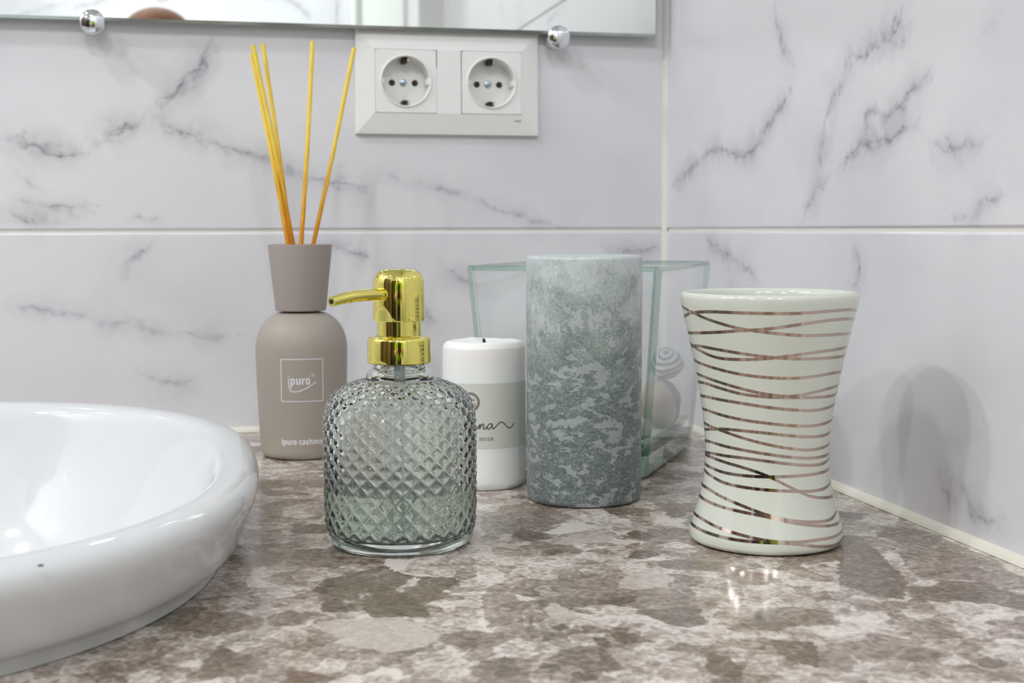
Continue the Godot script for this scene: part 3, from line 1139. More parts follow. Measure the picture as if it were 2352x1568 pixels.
func corners(x: float, y: float, z: float) -> Array:
	return [Vector3(-x, -y, z), Vector3(x, -y, z), Vector3(x, y, z), Vector3(-x, y, z)]


func ring(r1: float, r0: float, z0: float, z1: float) -> ArrayMesh:
	var p := PackedVector2Array()
	var m := (r0 + r1) / 2
	var w := (r1 - r0) / 2
	p.append(Vector2(r1, z0))
	for i in 9:
		var t := PI * i / 8.0
		p.append(Vector2(m + w * cos(t), z0 + (z1 - z0) * sin(t)))
	p.append(Vector2(r0, z0))
	var l := lathe(p, 96)
	return turned(l)


func turned(m: ArrayMesh) -> ArrayMesh:
	# a lathed shape with its axis along z instead of y
	var st := SurfaceTool.new()
	st.append_from(m, 0, Transform3D(Basis(Vector3.RIGHT, PI / 2), Vector3.ZERO))
	return st.commit()


func disc(r: float, z: float) -> ArrayMesh:
	return turned(lathe([Vector2(0, z - 0.0004), Vector2(r, z - 0.0004), Vector2(r, z + 0.0002), Vector2(0, z + 0.0002)], 32))


func dome(r: float, z: float, h: float) -> ArrayMesh:
	return turned(lathe([Vector2(0, z - 0.0004), Vector2(r, z - 0.0004), Vector2(r, z + h * 0.4), Vector2(r * 0.8, z + h * 0.8), Vector2(0, z + h)], 32))


# ---------------------------------------------------------------- glass vase with pebbles
const VASE := Vector3(-0.1178, 0.0003, 0.1893)
const VASE_TURN := -0.5623


func vase_ring(h: float, inset: float, seg := 6, r := 0.0048) -> PackedVector3Array:
	# rounded rectangle of the tapering vase at height h, in its own axes
	var t := h / 0.1395
	var hx := lerpf(0.0556, 0.0669, t) - inset
	var hz := lerpf(0.0712, 0.0825, t) - inset
	var rr := maxf(0.0006, r - inset)
	var out := PackedVector3Array()
	for q in [[1, 1, 0.0], [-1, 1, PI / 2], [-1, -1, PI], [1, -1, PI * 1.5]]:
		for i in seg + 1:
			var a: float = q[2] + PI / 2 * i / seg
			out.append(Vector3(q[0] * (hx - rr) + cos(a) * rr, h, q[1] * (hz - rr) + sin(a) * rr))
	return out


func vase() -> void:
	var o := base("glass_vase", VASE, VASE_TURN)
	tag(o, "clear rectangular glass vase with green-tinted edges standing behind the grey candle", "vase")
	# rings up the outside, over the rim, down the inside: [height, inset, corner radius]
	var rings := [[0.0, 0.012], [0.0, 0.0045], [0.0012, 0.0016], [0.004, 0.0002], [0.009, 0.0], [0.136, 0.0], [0.1388, 0.0006], [0.1395, 0.0018], [0.1388, 0.0032], [0.136, 0.0040], [0.024, 0.0042], [0.019, 0.0052], [0.0165, 0.0085], [0.0157, 0.014]]
	var seg := 6
	var per := (seg + 1) * 4
	var sheets := [SurfaceTool.new(), SurfaceTool.new()]
	for s in sheets:
		s.begin(Mesh.PRIMITIVE_TRIANGLES)
		s.set_smooth_group(0)
	var pts: Array = []
	for r in rings:
		pts.append(vase_ring(r[0], r[1], seg))
	for k in rings.size() - 1:
		for i in per:
			var j := (i + 1) % per
			var corner := i % (seg + 1) != seg
			var green: bool = (corner and (k < 5 or k >= 8)) or k < 4 or (k >= 5 and k < 8) or k >= 10
			var st: SurfaceTool = sheets[1 if green else 0]
			for p in [pts[k][i], pts[k + 1][j], pts[k + 1][i], pts[k][i], pts[k][j], pts[k + 1][j]]:
				st.add_vertex(p)
	for e in [0, rings.size() - 1]:
		var c := Vector3(0, rings[e][0], 0)
		for i in per:
			var j := (i + 1) % per
			for p in ([c, pts[e][j], pts[e][i]] if e == 0 else [c, pts[e][i], pts[e][j]]):
				sheets[1].add_vertex(p)
	var mesh := ArrayMesh.new()
	for s in sheets:
		s.generate_normals()
		s.commit(mesh)
	var body := put("vase_body", mesh, null, o)
	body.set_surface_override_material(0, M["clear glass"])
	body.set_surface_override_material(1, M["green edge glass"])
	var block := SurfaceTool.new()
	block.begin(Mesh.PRIMITIVE_TRIANGLES)
	block.set_smooth_group(-1)
	var low_ring := vase_ring(0.0012, 0.0028, seg)
	var high_ring := vase_ring(0.0152, 0.0016, seg)
	for i in per:
		var j := (i + 1) % per
		for p in [low_ring[i], high_ring[j], high_ring[i], low_ring[i], low_ring[j], high_ring[j], Vector3(0, 0.0012, 0), low_ring[j], low_ring[i], Vector3(0, 0.0152, 0), high_ring[i], high_ring[j]]:
			block.add_vertex(p)
	block.generate_normals()
	put("thick_bottom", block.commit(), M["bottom glass"], o)
	# pebbles lying on the thick bottom: place in the vase, half axes, turn, colours, label
	var stones := [
		[Vector3(0.0405, 0.0375, -0.024), Vector3(0.0120, 0.0180, 0.0170), Vector3(0.15, 0.2, 0.12), Color8(196, 184, 168), Color8(178, 166, 150), "smooth beige pebble standing against the right glass wall of the vase"],
		[Vector3(0.0420, 0.0650, -0.044), Vector3(0.0125, 0.0092, 0.0180), Vector3(0.40, 0.25, 0.1), Color8(186, 184, 182), Color8(104, 106, 112), "grey striped pebble topmost on the pile in the vase"],
		[Vector3(0.0370, 0.0350, -0.057), Vector3(0.0120, 0.0185, 0.0140), Vector3(-0.15, 0.1, 0.1), Color8(140, 138, 136), Color8(118, 117, 117), "dark grey pebble leaning behind the beige one in the vase"],
		[Vector3(0.0300, 0.0252, 0.020), Vector3(0.0150, 0.0094, 0.0200), Vector3(0.0, -0.3, 0.0), Color8(192, 184, 172), Color8(170, 162, 152), "pale sandy pebble lying at the near right corner of the vase"],
		[Vector3(-0.012, 0.0275, 0.042), Vector3(0.0170, 0.0112, 0.0150), Vector3(0.05, 0.7, 0.1), Color8(158, 156, 152), Color8(132, 130, 128), "flat grey pebble on the vase bottom hidden behind the grey candle"],
		[Vector3(-0.008, 0.0280, 0.000), Vector3(0.0180, 0.0117, 0.0170), Vector3(-0.05, 0.2, 0.1), Color8(176, 170, 160), Color8(150, 146, 140), "broad flat pebble in the middle of the vase bottom"],
		[Vector3(-0.012, 0.0280, -0.042), Vector3(0.0160, 0.0117, 0.0160), Vector3(0.0, 0.4, 0.0), Color8(140, 140, 140), Color8(120, 120, 121), "dark flat pebble on the vase bottom nearest the wall"],
	]
	for s in stones:
		var turn := Basis.from_euler(Vector3(0, VASE_TURN, 0))
		var p := put("pebble", pebble(s[1], 60 + stones.find(s)), stone_material(s[3], s[4], stones.find(s)), self, VASE + turn * s[0])
		p.basis = turn * Basis.from_euler(s[2])
		tag(p, s[5], "pebble", "pebbles in the glass vase")


func pebble(half: Vector3, seed: int) -> ArrayMesh:
	var f := noise(seed, 1.4, FastNoiseLite.TYPE_SIMPLEX_SMOOTH, 2)
	var g := func(u: float, v: float) -> Vector3:
		var th := v * PI
		var d := Vector3(sin(th) * cos(u * TAU), -cos(th), sin(th) * sin(u * TAU))
		return d * half * (1.0 + f.get_noise_3dv(d) * 0.16)
	return grid(40, 24, g, true)


func stone_material(a: Color, b: Color, k: int) -> StandardMaterial3D:
	var m := mat("pebble stone %d" % k, Color.WHITE, 0.55)
	var n := 256
	var f := warped(noise(70 + k, 60.0), 30.0, 60.0)
	var im := Image.create(n, n, false, Image.FORMAT_RGB8)
	for y in n:
		for x in n:
			var t := f.get_noise_2d(x, y) * 0.5 + 0.5
			if k == 1:
				t = 0.5 + 0.5 * sin(y * 0.20 + f.get_noise_2d(x * 0.5, y * 0.3) * 2.5)
				t = smoothstep(0.3, 0.8, t)
			im.set_pixel(x, y, a.lerp(b, t))
	m.albedo_texture = ImageTexture.create_from_image(im)
	return m


# ---------------------------------------------------------------- candles
func gray_candle() -> void:
	var o := base("pillar_candle", Vector3(-0.1639, 0.0003, 0.3241))
	tag(o, "tall grey rustic pillar candle with a mottled surface that pales towards the top", "candle")
	var p := PackedVector2Array([Vector2(0.0330, 0.0), Vector2(0.0344, 0.0008), Vector2(0.0348, 0.0025)])
	for i in 20:
		p.append(Vector2(0.03485 + 0.00025 * i / 19.0, 0.006 + 0.1392 * i / 19.0))
	p.append_array([Vector2(0.0350, 0.1462), Vector2(0.0343, 0.1472), Vector2(0.0330, 0.1476)])
	var body := put("wax_body", lathe(p, 128, 60.0), M["grey wax"], o)
	body.rotation.y = 2.2
	put("wax_top", lathe([Vector2(0.0, 0.1450), Vector2(0.0328, 0.1450), Vector2(0.0332, 0.14765), Vector2(0.026, 0.1472), Vector2(0.012, 0.1462), Vector2(0.0, 0.1458)], 96), M["pale wax"] if M.has("pale wax") else mat("pale wax", Color8(196, 207, 206), 0.45), o)
	put("wick", tube([Vector3(0, 0.1455, 0), Vector3(0.0002, 0.1466, 0.0)], [0.0008, 0.0008], 8), M["white wax"], o)


func white_candle() -> void:
	var o := base("pillar_candle", Vector3(-0.2144, 0.0003, 0.2676))
	tag(o, "short white pillar candle with a pale grey paper band, left of the grey candle", "candle")
	var f := noise(81, 0.03, FastNoiseLite.TYPE_SIMPLEX_SMOOTH, 2)
	var prof := PackedVector2Array([Vector2(0.0, 0.0), Vector2(0.0215, 0.0), Vector2(0.0240, 0.0008), Vector2(0.0257, 0.0030), Vector2(0.0264, 0.0065), Vector2(0.0265, 0.02), Vector2(0.0265, 0.055), Vector2(0.02645, 0.0860), Vector2(0.0260, 0.0895), Vector2(0.0247, 0.0918), Vector2(0.0228, 0.0928), Vector2(0.0205, 0.0925), Vector2(0.0150, 0.0915), Vector2(0.0070, 0.0908), Vector2(0.0, 0.0906)])
	var c := Curve2D.new()
	for i in prof.size():
		var t := (prof[mini(i + 1, prof.size() - 1)] - prof[maxi(i - 1, 0)]) / 8.0
		c.add_point(prof[i], -t, t)
	var g := func(u: float, v: float) -> Vector3:
		var k := v * (prof.size() - 1)
		var q := c.sample(mini(int(k), prof.size() - 2), k - mini(int(k), prof.size() - 2))
		var a := u * TAU
		var high := smoothstep(0.075, 0.09, q.y)
		var wob := f.get_noise_2d(cos(a) * 0.03, sin(a) * 0.03) * 0.0010 * high + sin(a + 0.6) * 0.0006 * high
		return Vector3(sin(a) * q.x, q.y + wob, cos(a) * q.x)
	put("wax_body", grid(96, 84, g, true), M["white wax"], o)
	put("wick", tube([Vector3(0, 0.0895, 0), Vector3(0.0002, 0.0918, 0.0004), Vector3(-0.0004, 0.0938, 0.0010)], [0.0009, 0.0010, 0.0008], 10), M["char"], o)
	# the paper band sits a little askew
	var band := lathe([Vector2(0.02652, 0.0), Vector2(0.02672, 0.0), Vector2(0.02672, 0.0407), Vector2(0.02652, 0.0407), Vector2(0.02652, 0.0)], 96, 40.0)
	var arrays := band.surface_get_arrays(0)
	var bv: PackedVector3Array = arrays[Mesh.ARRAY_VERTEX]
	for i in bv.size():
		bv[i].y += sin(atan2(bv[i].x, bv[i].z) + 1.2) * 0.0007
	var b := put("paper_band", raw(bv, arrays[Mesh.ARRAY_NORMAL], PackedVector2Array(), arrays[Mesh.ARRAY_INDEX]), M["paper band"], o, Vector3(0, 0.0266, 0))
	var face := atan2(-0.38484 + 0.2144, 1.11063 - 0.2676)
	var r := func(_h: float) -> float: return 0.02675
	# script: the last letters of a word and its long tail
	var ink := [
		[[-9.5, -2.6], [-8.3, -1.0], [-7.4, 0.4], [-7.0, 1.1], [-7.2, -0.6], [-7.6, -2.4], [-6.6, -0.2], [-5.4, 1.0], [-4.8, 0.8], [-5.0, -0.8], [-5.0, -2.2], [-4.2, -2.3], [-2.8, -0.6]],
		[[0.2, 1.0], [-1.0, 1.1], [-2.4, -0.2], [-2.7, -1.8], [-1.8, -2.3], [-0.2, -0.9], [0.5, 1.0], [0.4, -0.8], [0.9, -2.2], [2.2, -1.4], [4.4, 0.9], [6.4, 1.9], [8.6, 0.6], [10.6, -1.5], [12.6, -2.3], [14.6, -1.2], [16.0, 0.9]],
	]
	for s in ink:
		var line := PackedVector2Array()
		for q in s:
			line.append(Vector2(q[0], q[1]) * 0.001)
		put("script_letter", bent(ribbon(line, 0.00058), r, face + 0.17, 0.0152), M["brown print"], b)
	put("printed_word", bent(letters("DECOR", "Droid Sans", 400, 0.0020, 9.0, 0.85), r, face + 0.045, 0.0066), M["brown print"], b)
	# the emblem: a crescent moon with a face in profile, in a ring
	for k in 2:
		var arc := PackedVector2Array()
		for i in 25:
			var a := deg_to_rad(118.0 - 245.0 * i / 24.0)
			arc.append(Vector2(cos(a), sin(a)) * (0.0058 if k == 0 else 0.0051))
		put("emblem_ring", bent(ribbon(arc, 0.0004 if k == 0 else 0.0013), r, face - 0.33, 0.0298), M["brown print"] if k == 0 else mat("grey ink", Color8(142, 138, 130), 0.6), b)
	for s in [[[-3.4, 4.8], [-0.6, 3.6], [0.4, 2.2], [0.2, 1.4], [-1.2, 0.0], [-0.4, -0.5], [-0.6, -1.3], [-0.2, -2.2], [-1.0, -3.4], [-2.4, -4.6]], [[1.0, 1.5], [2.0, 1.9], [3.0, 1.4]], [[1.3, 1.0], [2.2, 0.8], [2.9, 1.1]], [[0.2, -1.6], [1.2, -1.3]], [[2.6, -0.4], [3.2, -1.6], [2.8, -2.8]]]:
		var line := PackedVector2Array()
		for q in s:
			line.append(Vector2(q[0], q[1]) * 0.001)
		put("emblem_line", bent(ribbon(line, 0.00032), r, face - 0.33, 0.0298), M["brown print"], b)


# ---------------------------------------------------------------- reed diffuser
func diffuser() -> void:
	var at := Vector3(-0.3203, 0.0003, 0.1227)
	var o := base("diffuser_bottle", at)
	tag(o, "matt taupe reed diffuser bottle with a tapered cap, beside the basin at the back wall", "bottle")
	var prof := PackedVector2Array([Vector2(0.0, 0.0), Vector2(0.0262, 0.0), Vector2(0.0284, 0.0007), Vector2(0.0298, 0.0026), Vector2(0.0304, 0.006), Vector2(0.0316, 0.029), Vector2(0.0325, 0.055), Vector2(0.0330, 0.0745), Vector2(0.03295, 0.0790), Vector2(0.0325, 0.0835), Vector2(0.0315, 0.0878), Vector2(0.0299, 0.0920), Vector2(0.0278, 0.0956), Vector2(0.0250, 0.0989), Vector2(0.0216, 0.1016), Vector2(0.0180, 0.1034), Vector2(0.0140, 0.1042), Vector2(0.0, 0.1044)])
	put("bottle_body", lathe(prof, 128, 50.0), M["taupe lacquer"], o)
	put("cap", lathe([Vector2(0.0, 0.1052), Vector2(0.0176, 0.1052), Vector2(0.0182, 0.1058), Vector2(0.0230, 0.1520), Vector2(0.0229, 0.1527), Vector2(0.0222, 0.1530), Vector2(0.0210, 0.1530), Vector2(0.0206, 0.1525), Vector2(0.0195, 0.142), Vector2(0.0, 0.142)], 128, 35.0), M["taupe cap"], o)
	var radius := func(h: float) -> float:
		for i in range(4, 8):
			if h <= prof[i + 1].y:
				return lerpf(prof[i].x, prof[i + 1].x, clampf((h - prof[i].y) / (prof[i + 1].y - prof[i].y), 0, 1))
		return 0.033
	var face := atan2(-0.38484 + 0.3203, 1.11063 - 0.1227)
	# logo in a square outline, then the line of lettering near the foot
	var s := 0.01495
	var logo_y := 0.0576
	put("logo_frame", bent(ribbon(PackedVector2Array([Vector2(-s, -s), Vector2(s, -s)]), 0.0006), radius, face - 0.001, logo_y), M["white print"], o)
	put("logo_frame", bent(ribbon(PackedVector2Array([Vector2(-s, s), Vector2(s, s)]), 0.0006), radius, face - 0.001, logo_y), M["white print"], o)
	for x in [-s, s]:
		put("logo_frame", bent(ribbon(PackedVector2Array([Vector2(x, -s), Vector2(x, s)]), 0.0006), radius, face - 0.001, logo_y), M["white print"], o)
	put("logo_letters", bent(letters("puro", "Droid Sans", 700, 0.0058, 0.0, 0.80), radius, face - 0.040, logo_y - 0.0002), M["white print"], o)
	put("logo_letters", bent(letters("®", "Droid Sans", 400, 0.0022), radius, face + 0.235, logo_y + 0.0036), M["white print"], o)
	put("logo_swash", bent(ribbon(PackedVector2Array([Vector2(-0.0095, 0.0016), Vector2(-0.0093, -0.0030), Vector2(-0.0083, -0.0068), Vector2(-0.0058, -0.0080), Vector2(-0.0015, -0.0074), Vector2(0.0040, -0.0050), Vector2(0.0098, -0.0012)]), 0.0007), radius, face, logo_y), M["white print"], o)
	put("logo_dot", bent(ribbon(PackedVector2Array([Vector2(-0.0099, 0.0030), Vector2(-0.0091, 0.0030)]), 0.0009), radius, face, logo_y), M["white print"], o)
	put("scent_name", bent(letters("ipuro cashmere", "Droid Sans", 700, 0.0041, 0.0, 0.80), radius, face + 0.045, 0.0136), M["white print"], o)
	# five reeds: top, foot, label
	var reeds := [
		[Vector3(-0.3520, 0.2888, 0.118), Vector3(-0.3272, 0.1430, 0.126), "pale reed leaning furthest left in the diffuser, its tip the lowest of the left three"],
		[Vector3(-0.3512, 0.2937, 0.128), Vector3(-0.3232, 0.1430, 0.119), "amber reed leaning left in the diffuser, crossing in front of its neighbour"],
		[Vector3(-0.3438, 0.2965, 0.114), Vector3(-0.3250, 0.1430, 0.111), "pale reed leaning left in the diffuser, innermost of the left three"],
		[Vector3(-0.3092, 0.2978, 0.124), Vector3(-0.3207, 0.1430, 0.128), "almost upright reed in the middle of the diffuser"],
		[Vector3(-0.2798, 0.2938, 0.126), Vector3(-0.3130, 0.1430, 0.121), "amber reed leaning right from the diffuser towards the socket plate"],
	]
	for r in reeds:
		var mid: Vector3 = (r[0] + r[1]) / 2.0 + Vector3(0.0006, 0, 0)
		var t := put("diffuser_reed", tube([r[1] - r[1], mid - r[1], r[0] - r[1]], [0.0016, 0.0016, 0.0016], 12, 10), M["reed"], self, r[1])
		tag(t, r[2], "reed", "reeds in the diffuser bottle")


# ---------------------------------------------------------------- soap dispenser
func soap_dispenser() -> void:
	var o := base("soap_dispenser", Vector3(-0.2892, 0.0003, 0.4157))
	tag(o, "grey-green glass soap dispenser with a diamond pattern and a shiny gold pump", "soap dispenser")
	var prof := PackedVector2Array([Vector2(0.0, 0.0006), Vector2(0.030, 0.0004), Vector2(0.0345, 0.0), Vector2(0.0365, 0.0008), Vector2(0.0378, 0.0030), Vector2(0.0383, 0.0065), Vector2(0.0386, 0.010), Vector2(0.0391, 0.022), Vector2(0.0392, 0.045), Vector2(0.0392, 0.060), Vector2(0.0389, 0.0655), Vector2(0.0381, 0.0702), Vector2(0.0366, 0.0745), Vector2(0.0342, 0.0780), Vector2(0.0308, 0.0808), Vector2(0.0266, 0.0830), Vector2(0.0220, 0.0848), Vector2(0.0190, 0.0858), Vector2(0.0176, 0.0866), Vector2(0.0172, 0.0880), Vector2(0.0168, 0.0895), Vector2(0.0156, 0.0908), Vector2(0.0140, 0.0914), Vector2(0.0134, 0.0925), Vector2(0.0134, 0.1000), Vector2(0.0128, 0.1006), Vector2(0.0108, 0.1006), Vector2(0.0103, 0.1000), Vector2(0.0105, 0.0900), Vector2(0.0130, 0.0868), Vector2(0.0220, 0.0822), Vector2(0.0300, 0.0782), Vector2(0.0345, 0.0730), Vector2(0.0362, 0.0660), Vector2(0.0366, 0.0560), Vector2(0.0366, 0.0200), Vector2(0.0355, 0.0095), Vector2(0.0320, 0.0064), Vector2(0.0200, 0.0060), Vector2(0.0, 0.0060)])
	# resample the outline finely; the cut diamonds cover the wall from just above the foot to the shoulder ring
	var fine := PackedVector2Array()
	var arc := PackedFloat32Array()
	var at := 0.0
	for i in prof.size() - 1:
		var d := prof[i].distance_to(prof[i + 1])
		var steps := maxi(1, int(d / 0.0006)) if i >= 5 and i <= 17 else maxi(1, int(d / 0.003))
		for k in steps:
			fine.append(prof[i].lerp(prof[i + 1], float(k) / steps))
			arc.append(at + d * k / steps)
		at += d
	fine.append(prof[-1])
	arc.append(at)
	var first := 0.0
	var last := 0.0
	for i in fine.size():
		if i > 0 and first == 0.0 and fine[i].y > 0.0072:
			first = arc[i]
		if last == 0.0 and fine[i].y > 0.0856:
			last = arc[i]
	var n := 28
	var g := func(u: float, v: float) -> Vector3:
		var i := int(round(v * (fine.size() - 1)))
		var q := fine[i]
		var s := arc[i] - first
		var span := last - first
		var bump := 0.0
		if s > 0.0 and s < span:
			# rows get lower towards the shoulder
			var row := 9.2 * (0.98 * s / span + 0.22 * pow(s / span, 2.0))
			var a := u * n + row
			var b := u * n - row
			var d1 := absf(a - floorf(a) - 0.5) * 2.0
			var d2 := absf(b - floorf(b) - 0.5) * 2.0
			d1 = minf(1.0, d1 / 0.84)
			d2 = minf(1.0, d2 / 0.84)
			bump = (1.0 - d1 * d1 * d1) * (1.0 - d2 * d2 * d2) * minf(1.0, minf(s, span - s) / 0.002)
			bump *= 0.00095 * minf(1.0, q.x / 0.034)
		var t := u * TAU
		return Vector3(sin(t) * (q.x + bump), q.y + bump * smoothstep(0.062, 0.082, q.y), cos(t) * (q.x + bump))
	put("glass_bottle", grid(n * 14, fine.size() - 1, g, true), M["bottle glass"], o)
	put("liquid_soap", lathe([Vector2(0.0, 0.0058), Vector2(0.0322, 0.0062), Vector2(0.0357, 0.0094), Vector2(0.0368, 0.0200), Vector2(0.0368, 0.0300), Vector2(0.0, 0.0300)], 96, 50.0), M["soap liquid"], o)
	put("dip_tube", tube([Vector3(0.0005, 0.0085, 0), Vector3(0, 0.095, 0)], [0.0030, 0.0030], 20), M["soap tube"], o)
	# the pump
	put("collar", lathe([Vector2(0.0138, 0.0945), Vector2(0.0162, 0.0945), Vector2(0.01665, 0.0950), Vector2(0.01668, 0.0962), Vector2(0.0164, 0.1062), Vector2(0.0162, 0.1072), Vector2(0.0156, 0.1079), Vector2(0.0148, 0.1082), Vector2(0.0120, 0.1084), Vector2(0.0116, 0.1088), Vector2(0.0116, 0.1000), Vector2(0.0138, 0.1000), Vector2(0.0138, 0.0945)], 96, 40.0), M["gold"], o)
	put("stem", lathe([Vector2(0.0, 0.1004), Vector2(0.0114, 0.1004), Vector2(0.0114, 0.1168), Vector2(0.0, 0.1168)], 96, 40.0), M["gold"], o)
	var head := put("pump_head", lathe([Vector2(0.0, 0.1175), Vector2(0.0124, 0.1175), Vector2(0.0124, 0.1165), Vector2(0.0133, 0.1165), Vector2(0.01345, 0.1170), Vector2(0.0133, 0.1280), Vector2(0.0132, 0.1360), Vector2(0.0129, 0.1382), Vector2(0.0122, 0.1400), Vector2(0.0110, 0.1415), Vector2(0.0092, 0.1426), Vector2(0.0068, 0.1432), Vector2(0.0, 0.1434)], 128, 40.0), M["gold"], o)
	var dir := Vector3(-0.753, 0, 0.658)
	var path := PackedVector3Array([dir * 0.0100 + Vector3(0, 0.1303, 0), dir * 0.020 + Vector3(0, 0.1306, 0), dir * 0.030 + Vector3(0, 0.1305, 0), dir * 0.040 + Vector3(0, 0.1298, 0), dir * 0.0500 + Vector3(0, 0.1284, 0)])
	put("spout", tube(path, PackedFloat32Array([0.0033, 0.0031, 0.0030, 0.0028, 0.0025]), 24), M["gold"], head)
	var tip := (path[4] - path[3]).normalized()
	put("spout_hole", tube([path[4] - tip * 0.001, path[4] + tip * 0.0002], [0.0013, 0.0013], 16), M["dark bore"], head)
	put("spout_collar", tube([dir * 0.0118 + Vector3(0, 0.1303, 0), dir * 0.0138 + Vector3(0, 0.1303, 0)], [0.0038, 0.0036], 24), M["gold"], head)


# ---------------------------------------------------------------- tumbler
const TUMBLER := [40.1, 3.0, 39.7, 7.0, 38.1, 12.0, 35.4, 21.8, 33.2, 31.5, 32.2, 41.3, 32.2, 51.1, 32.9, 60.8, 34.1, 70.5, 35.7, 80.1, 37.5, 89.8, 39.6, 99.4, 41.8, 109.0, 44.0, 118.6, 45.7, 127.0]
# heights of the printed lines in tenths of a millimetre, every 20 degrees from 80 left of the camera to 80 right
const LINES := [
	[1180, 1207, 1221, 1222, 1221, 1222, 1229, 1230, 1220],
	[1234, 1212, 1177, 1145, 1126, 1112, 1109, 1107, 1100],
	[1095, 1104, 1116, 1131, 1145, 1166, 1182, 1184, 1174],
	[1042, 1015, 988, 986, 996, 1013, 1026, 1031, 1033],
	[1024, 1037, 1031, 1018, 1003, 994, 991, 990, 987],
	[954, 944, 928, 910, 899, 895, 902, 908, 904],
	[883, 877, 860, 836, 813, 804, 819, 831, 834],
	[837, 843, 829, 809, 800, 797, 792, 788, 789],
	[766, 772, 769, 761, 747, 734, 725, 728, 735],
	[697, 699, 688, 676, 665, 653, 645, 648, 655],
	[622, 618, 604, 581, 557, 536, 522, 522, 530],
	[586, 603, 618, 620, 614, 601, 589, 585, 590],
	[528, 535, 529, 520, 507, 492, 480, 476, 477],
	[465, 477, 480, 480, 471, 457, 443, 439, 450],
	[454, 455, 446, 430, 398, 343, 289, 267, 257],
	[404, 401, 393, 391, 392, 394, 395, 395, 398],
	[371, 360, 342, 333, 327, 321, 313, 312, 327],
	[293, 290, 269, 242, 207, 178, 163, 158, 180],
	[235, 231, 222, 212, 197, 169, 145, 128, 124],
	[140, 138, 121, 103, 84, 75, 76, 73, 79],
	[88, 86, 80, 75, 74, 68, 44, 30, 42],
]


func tumbler_radius(h: float) -> float:
	# cubic through the outline's points
	var n := TUMBLER.size() / 2
	var k := 0
	while k < n - 2 and h > TUMBLER[k * 2 + 3] * 0.001:
		k += 1
	var y0: float = TUMBLER[k * 2 + 1] * 0.001
	var y1: float = TUMBLER[k * 2 + 3] * 0.001
	return cubic_interpolate(TUMBLER[k * 2] * 0.001, TUMBLER[k * 2 + 2] * 0.001, TUMBLER[maxi(k - 1, 0) * 2] * 0.001, TUMBLER[mini(k + 2, n - 1) * 2] * 0.001, (h - y0) / (y1 - y0))


func tumbler() -> void:
	var o := base("tumbler", Vector3(-0.1009, 0.0003, 0.4548))
	tag(o, "waisted off-white ceramic tumbler with wavy silver lines, at the right wall", "tumbler")
	var p := PackedVector2Array([Vector2(0.0, 0.0012), Vector2(0.0335, 0.0010), Vector2(0.0350, 0.0), Vector2(0.0372, 0.0002), Vector2(0.0388, 0.0009), Vector2(0.0398, 0.0020)])
	for i in 45:
		var h := 0.0032 + (0.1265 - 0.0032) * i / 44.0
		p.append(Vector2(tumbler_radius(h), h))
	p.append_array([Vector2(0.0459, 0.1282), Vector2(0.0457, 0.1297), Vector2(0.0449, 0.1306), Vector2(0.0438, 0.1309), Vector2(0.0427, 0.1305), Vector2(0.0419, 0.1295), Vector2(0.0413, 0.1275)])
	for i in 24:
		var h := 0.124 - (0.124 - 0.012) * i / 23.0
		p.append(Vector2(tumbler_radius(h) - 0.0042, h))
	p.append_array([Vector2(0.030, 0.0085), Vector2(0.024, 0.0072), Vector2(0.0, 0.0070)])
	put("ceramic_body", lathe(p, 160, 50.0), M["tumbler glaze"], o)
	var view := deg_to_rad(-23.41)
	for line in LINES:
		var v := PackedVector3Array()
		var n := PackedVector3Array()
		var idx := PackedInt32Array()
		var steps := 180
		for i in steps:
			# the nine heights, then round the back to the first again
			var deg := 360.0 * i / steps - 80.0
			var h: float
			if deg <= 80.0:
				var k := (deg + 80.0) / 20.0
				var a := mini(int(k), 7)
				h = cubic_interpolate(line[a], line[a + 1], line[maxi(a - 1, 0)], line[mini(a + 2, 8)], k - a)
			else:
				var k := (deg - 80.0) / 200.0
				h = lerpf(line[8], line[0], smoothstep(0.0, 1.0, k)) + sin(k * PI * 2.0) * 12.0
			h *= 0.0001
			var t := view + deg_to_rad(deg)
			for s in [-0.00078, 0.00078]:
				var r := tumbler_radius(h + s) + 0.00005
				var slope := (tumbler_radius(h + 0.0006) - tumbler_radius(h - 0.0006)) / 0.0012
				v.append(Vector3(sin(t) * r, h + s, cos(t) * r))
				n.append(Vector3(sin(t), -slope, cos(t)).normalized())
			var a0 := i * 2
			var b0 := ((i + 1) % steps) * 2
			idx.append_array([a0, a0 + 1, b0, b0, a0 + 1, b0 + 1])
		put("printed_line", raw(v, n, PackedVector2Array(), idx), M["rose silver"], o)


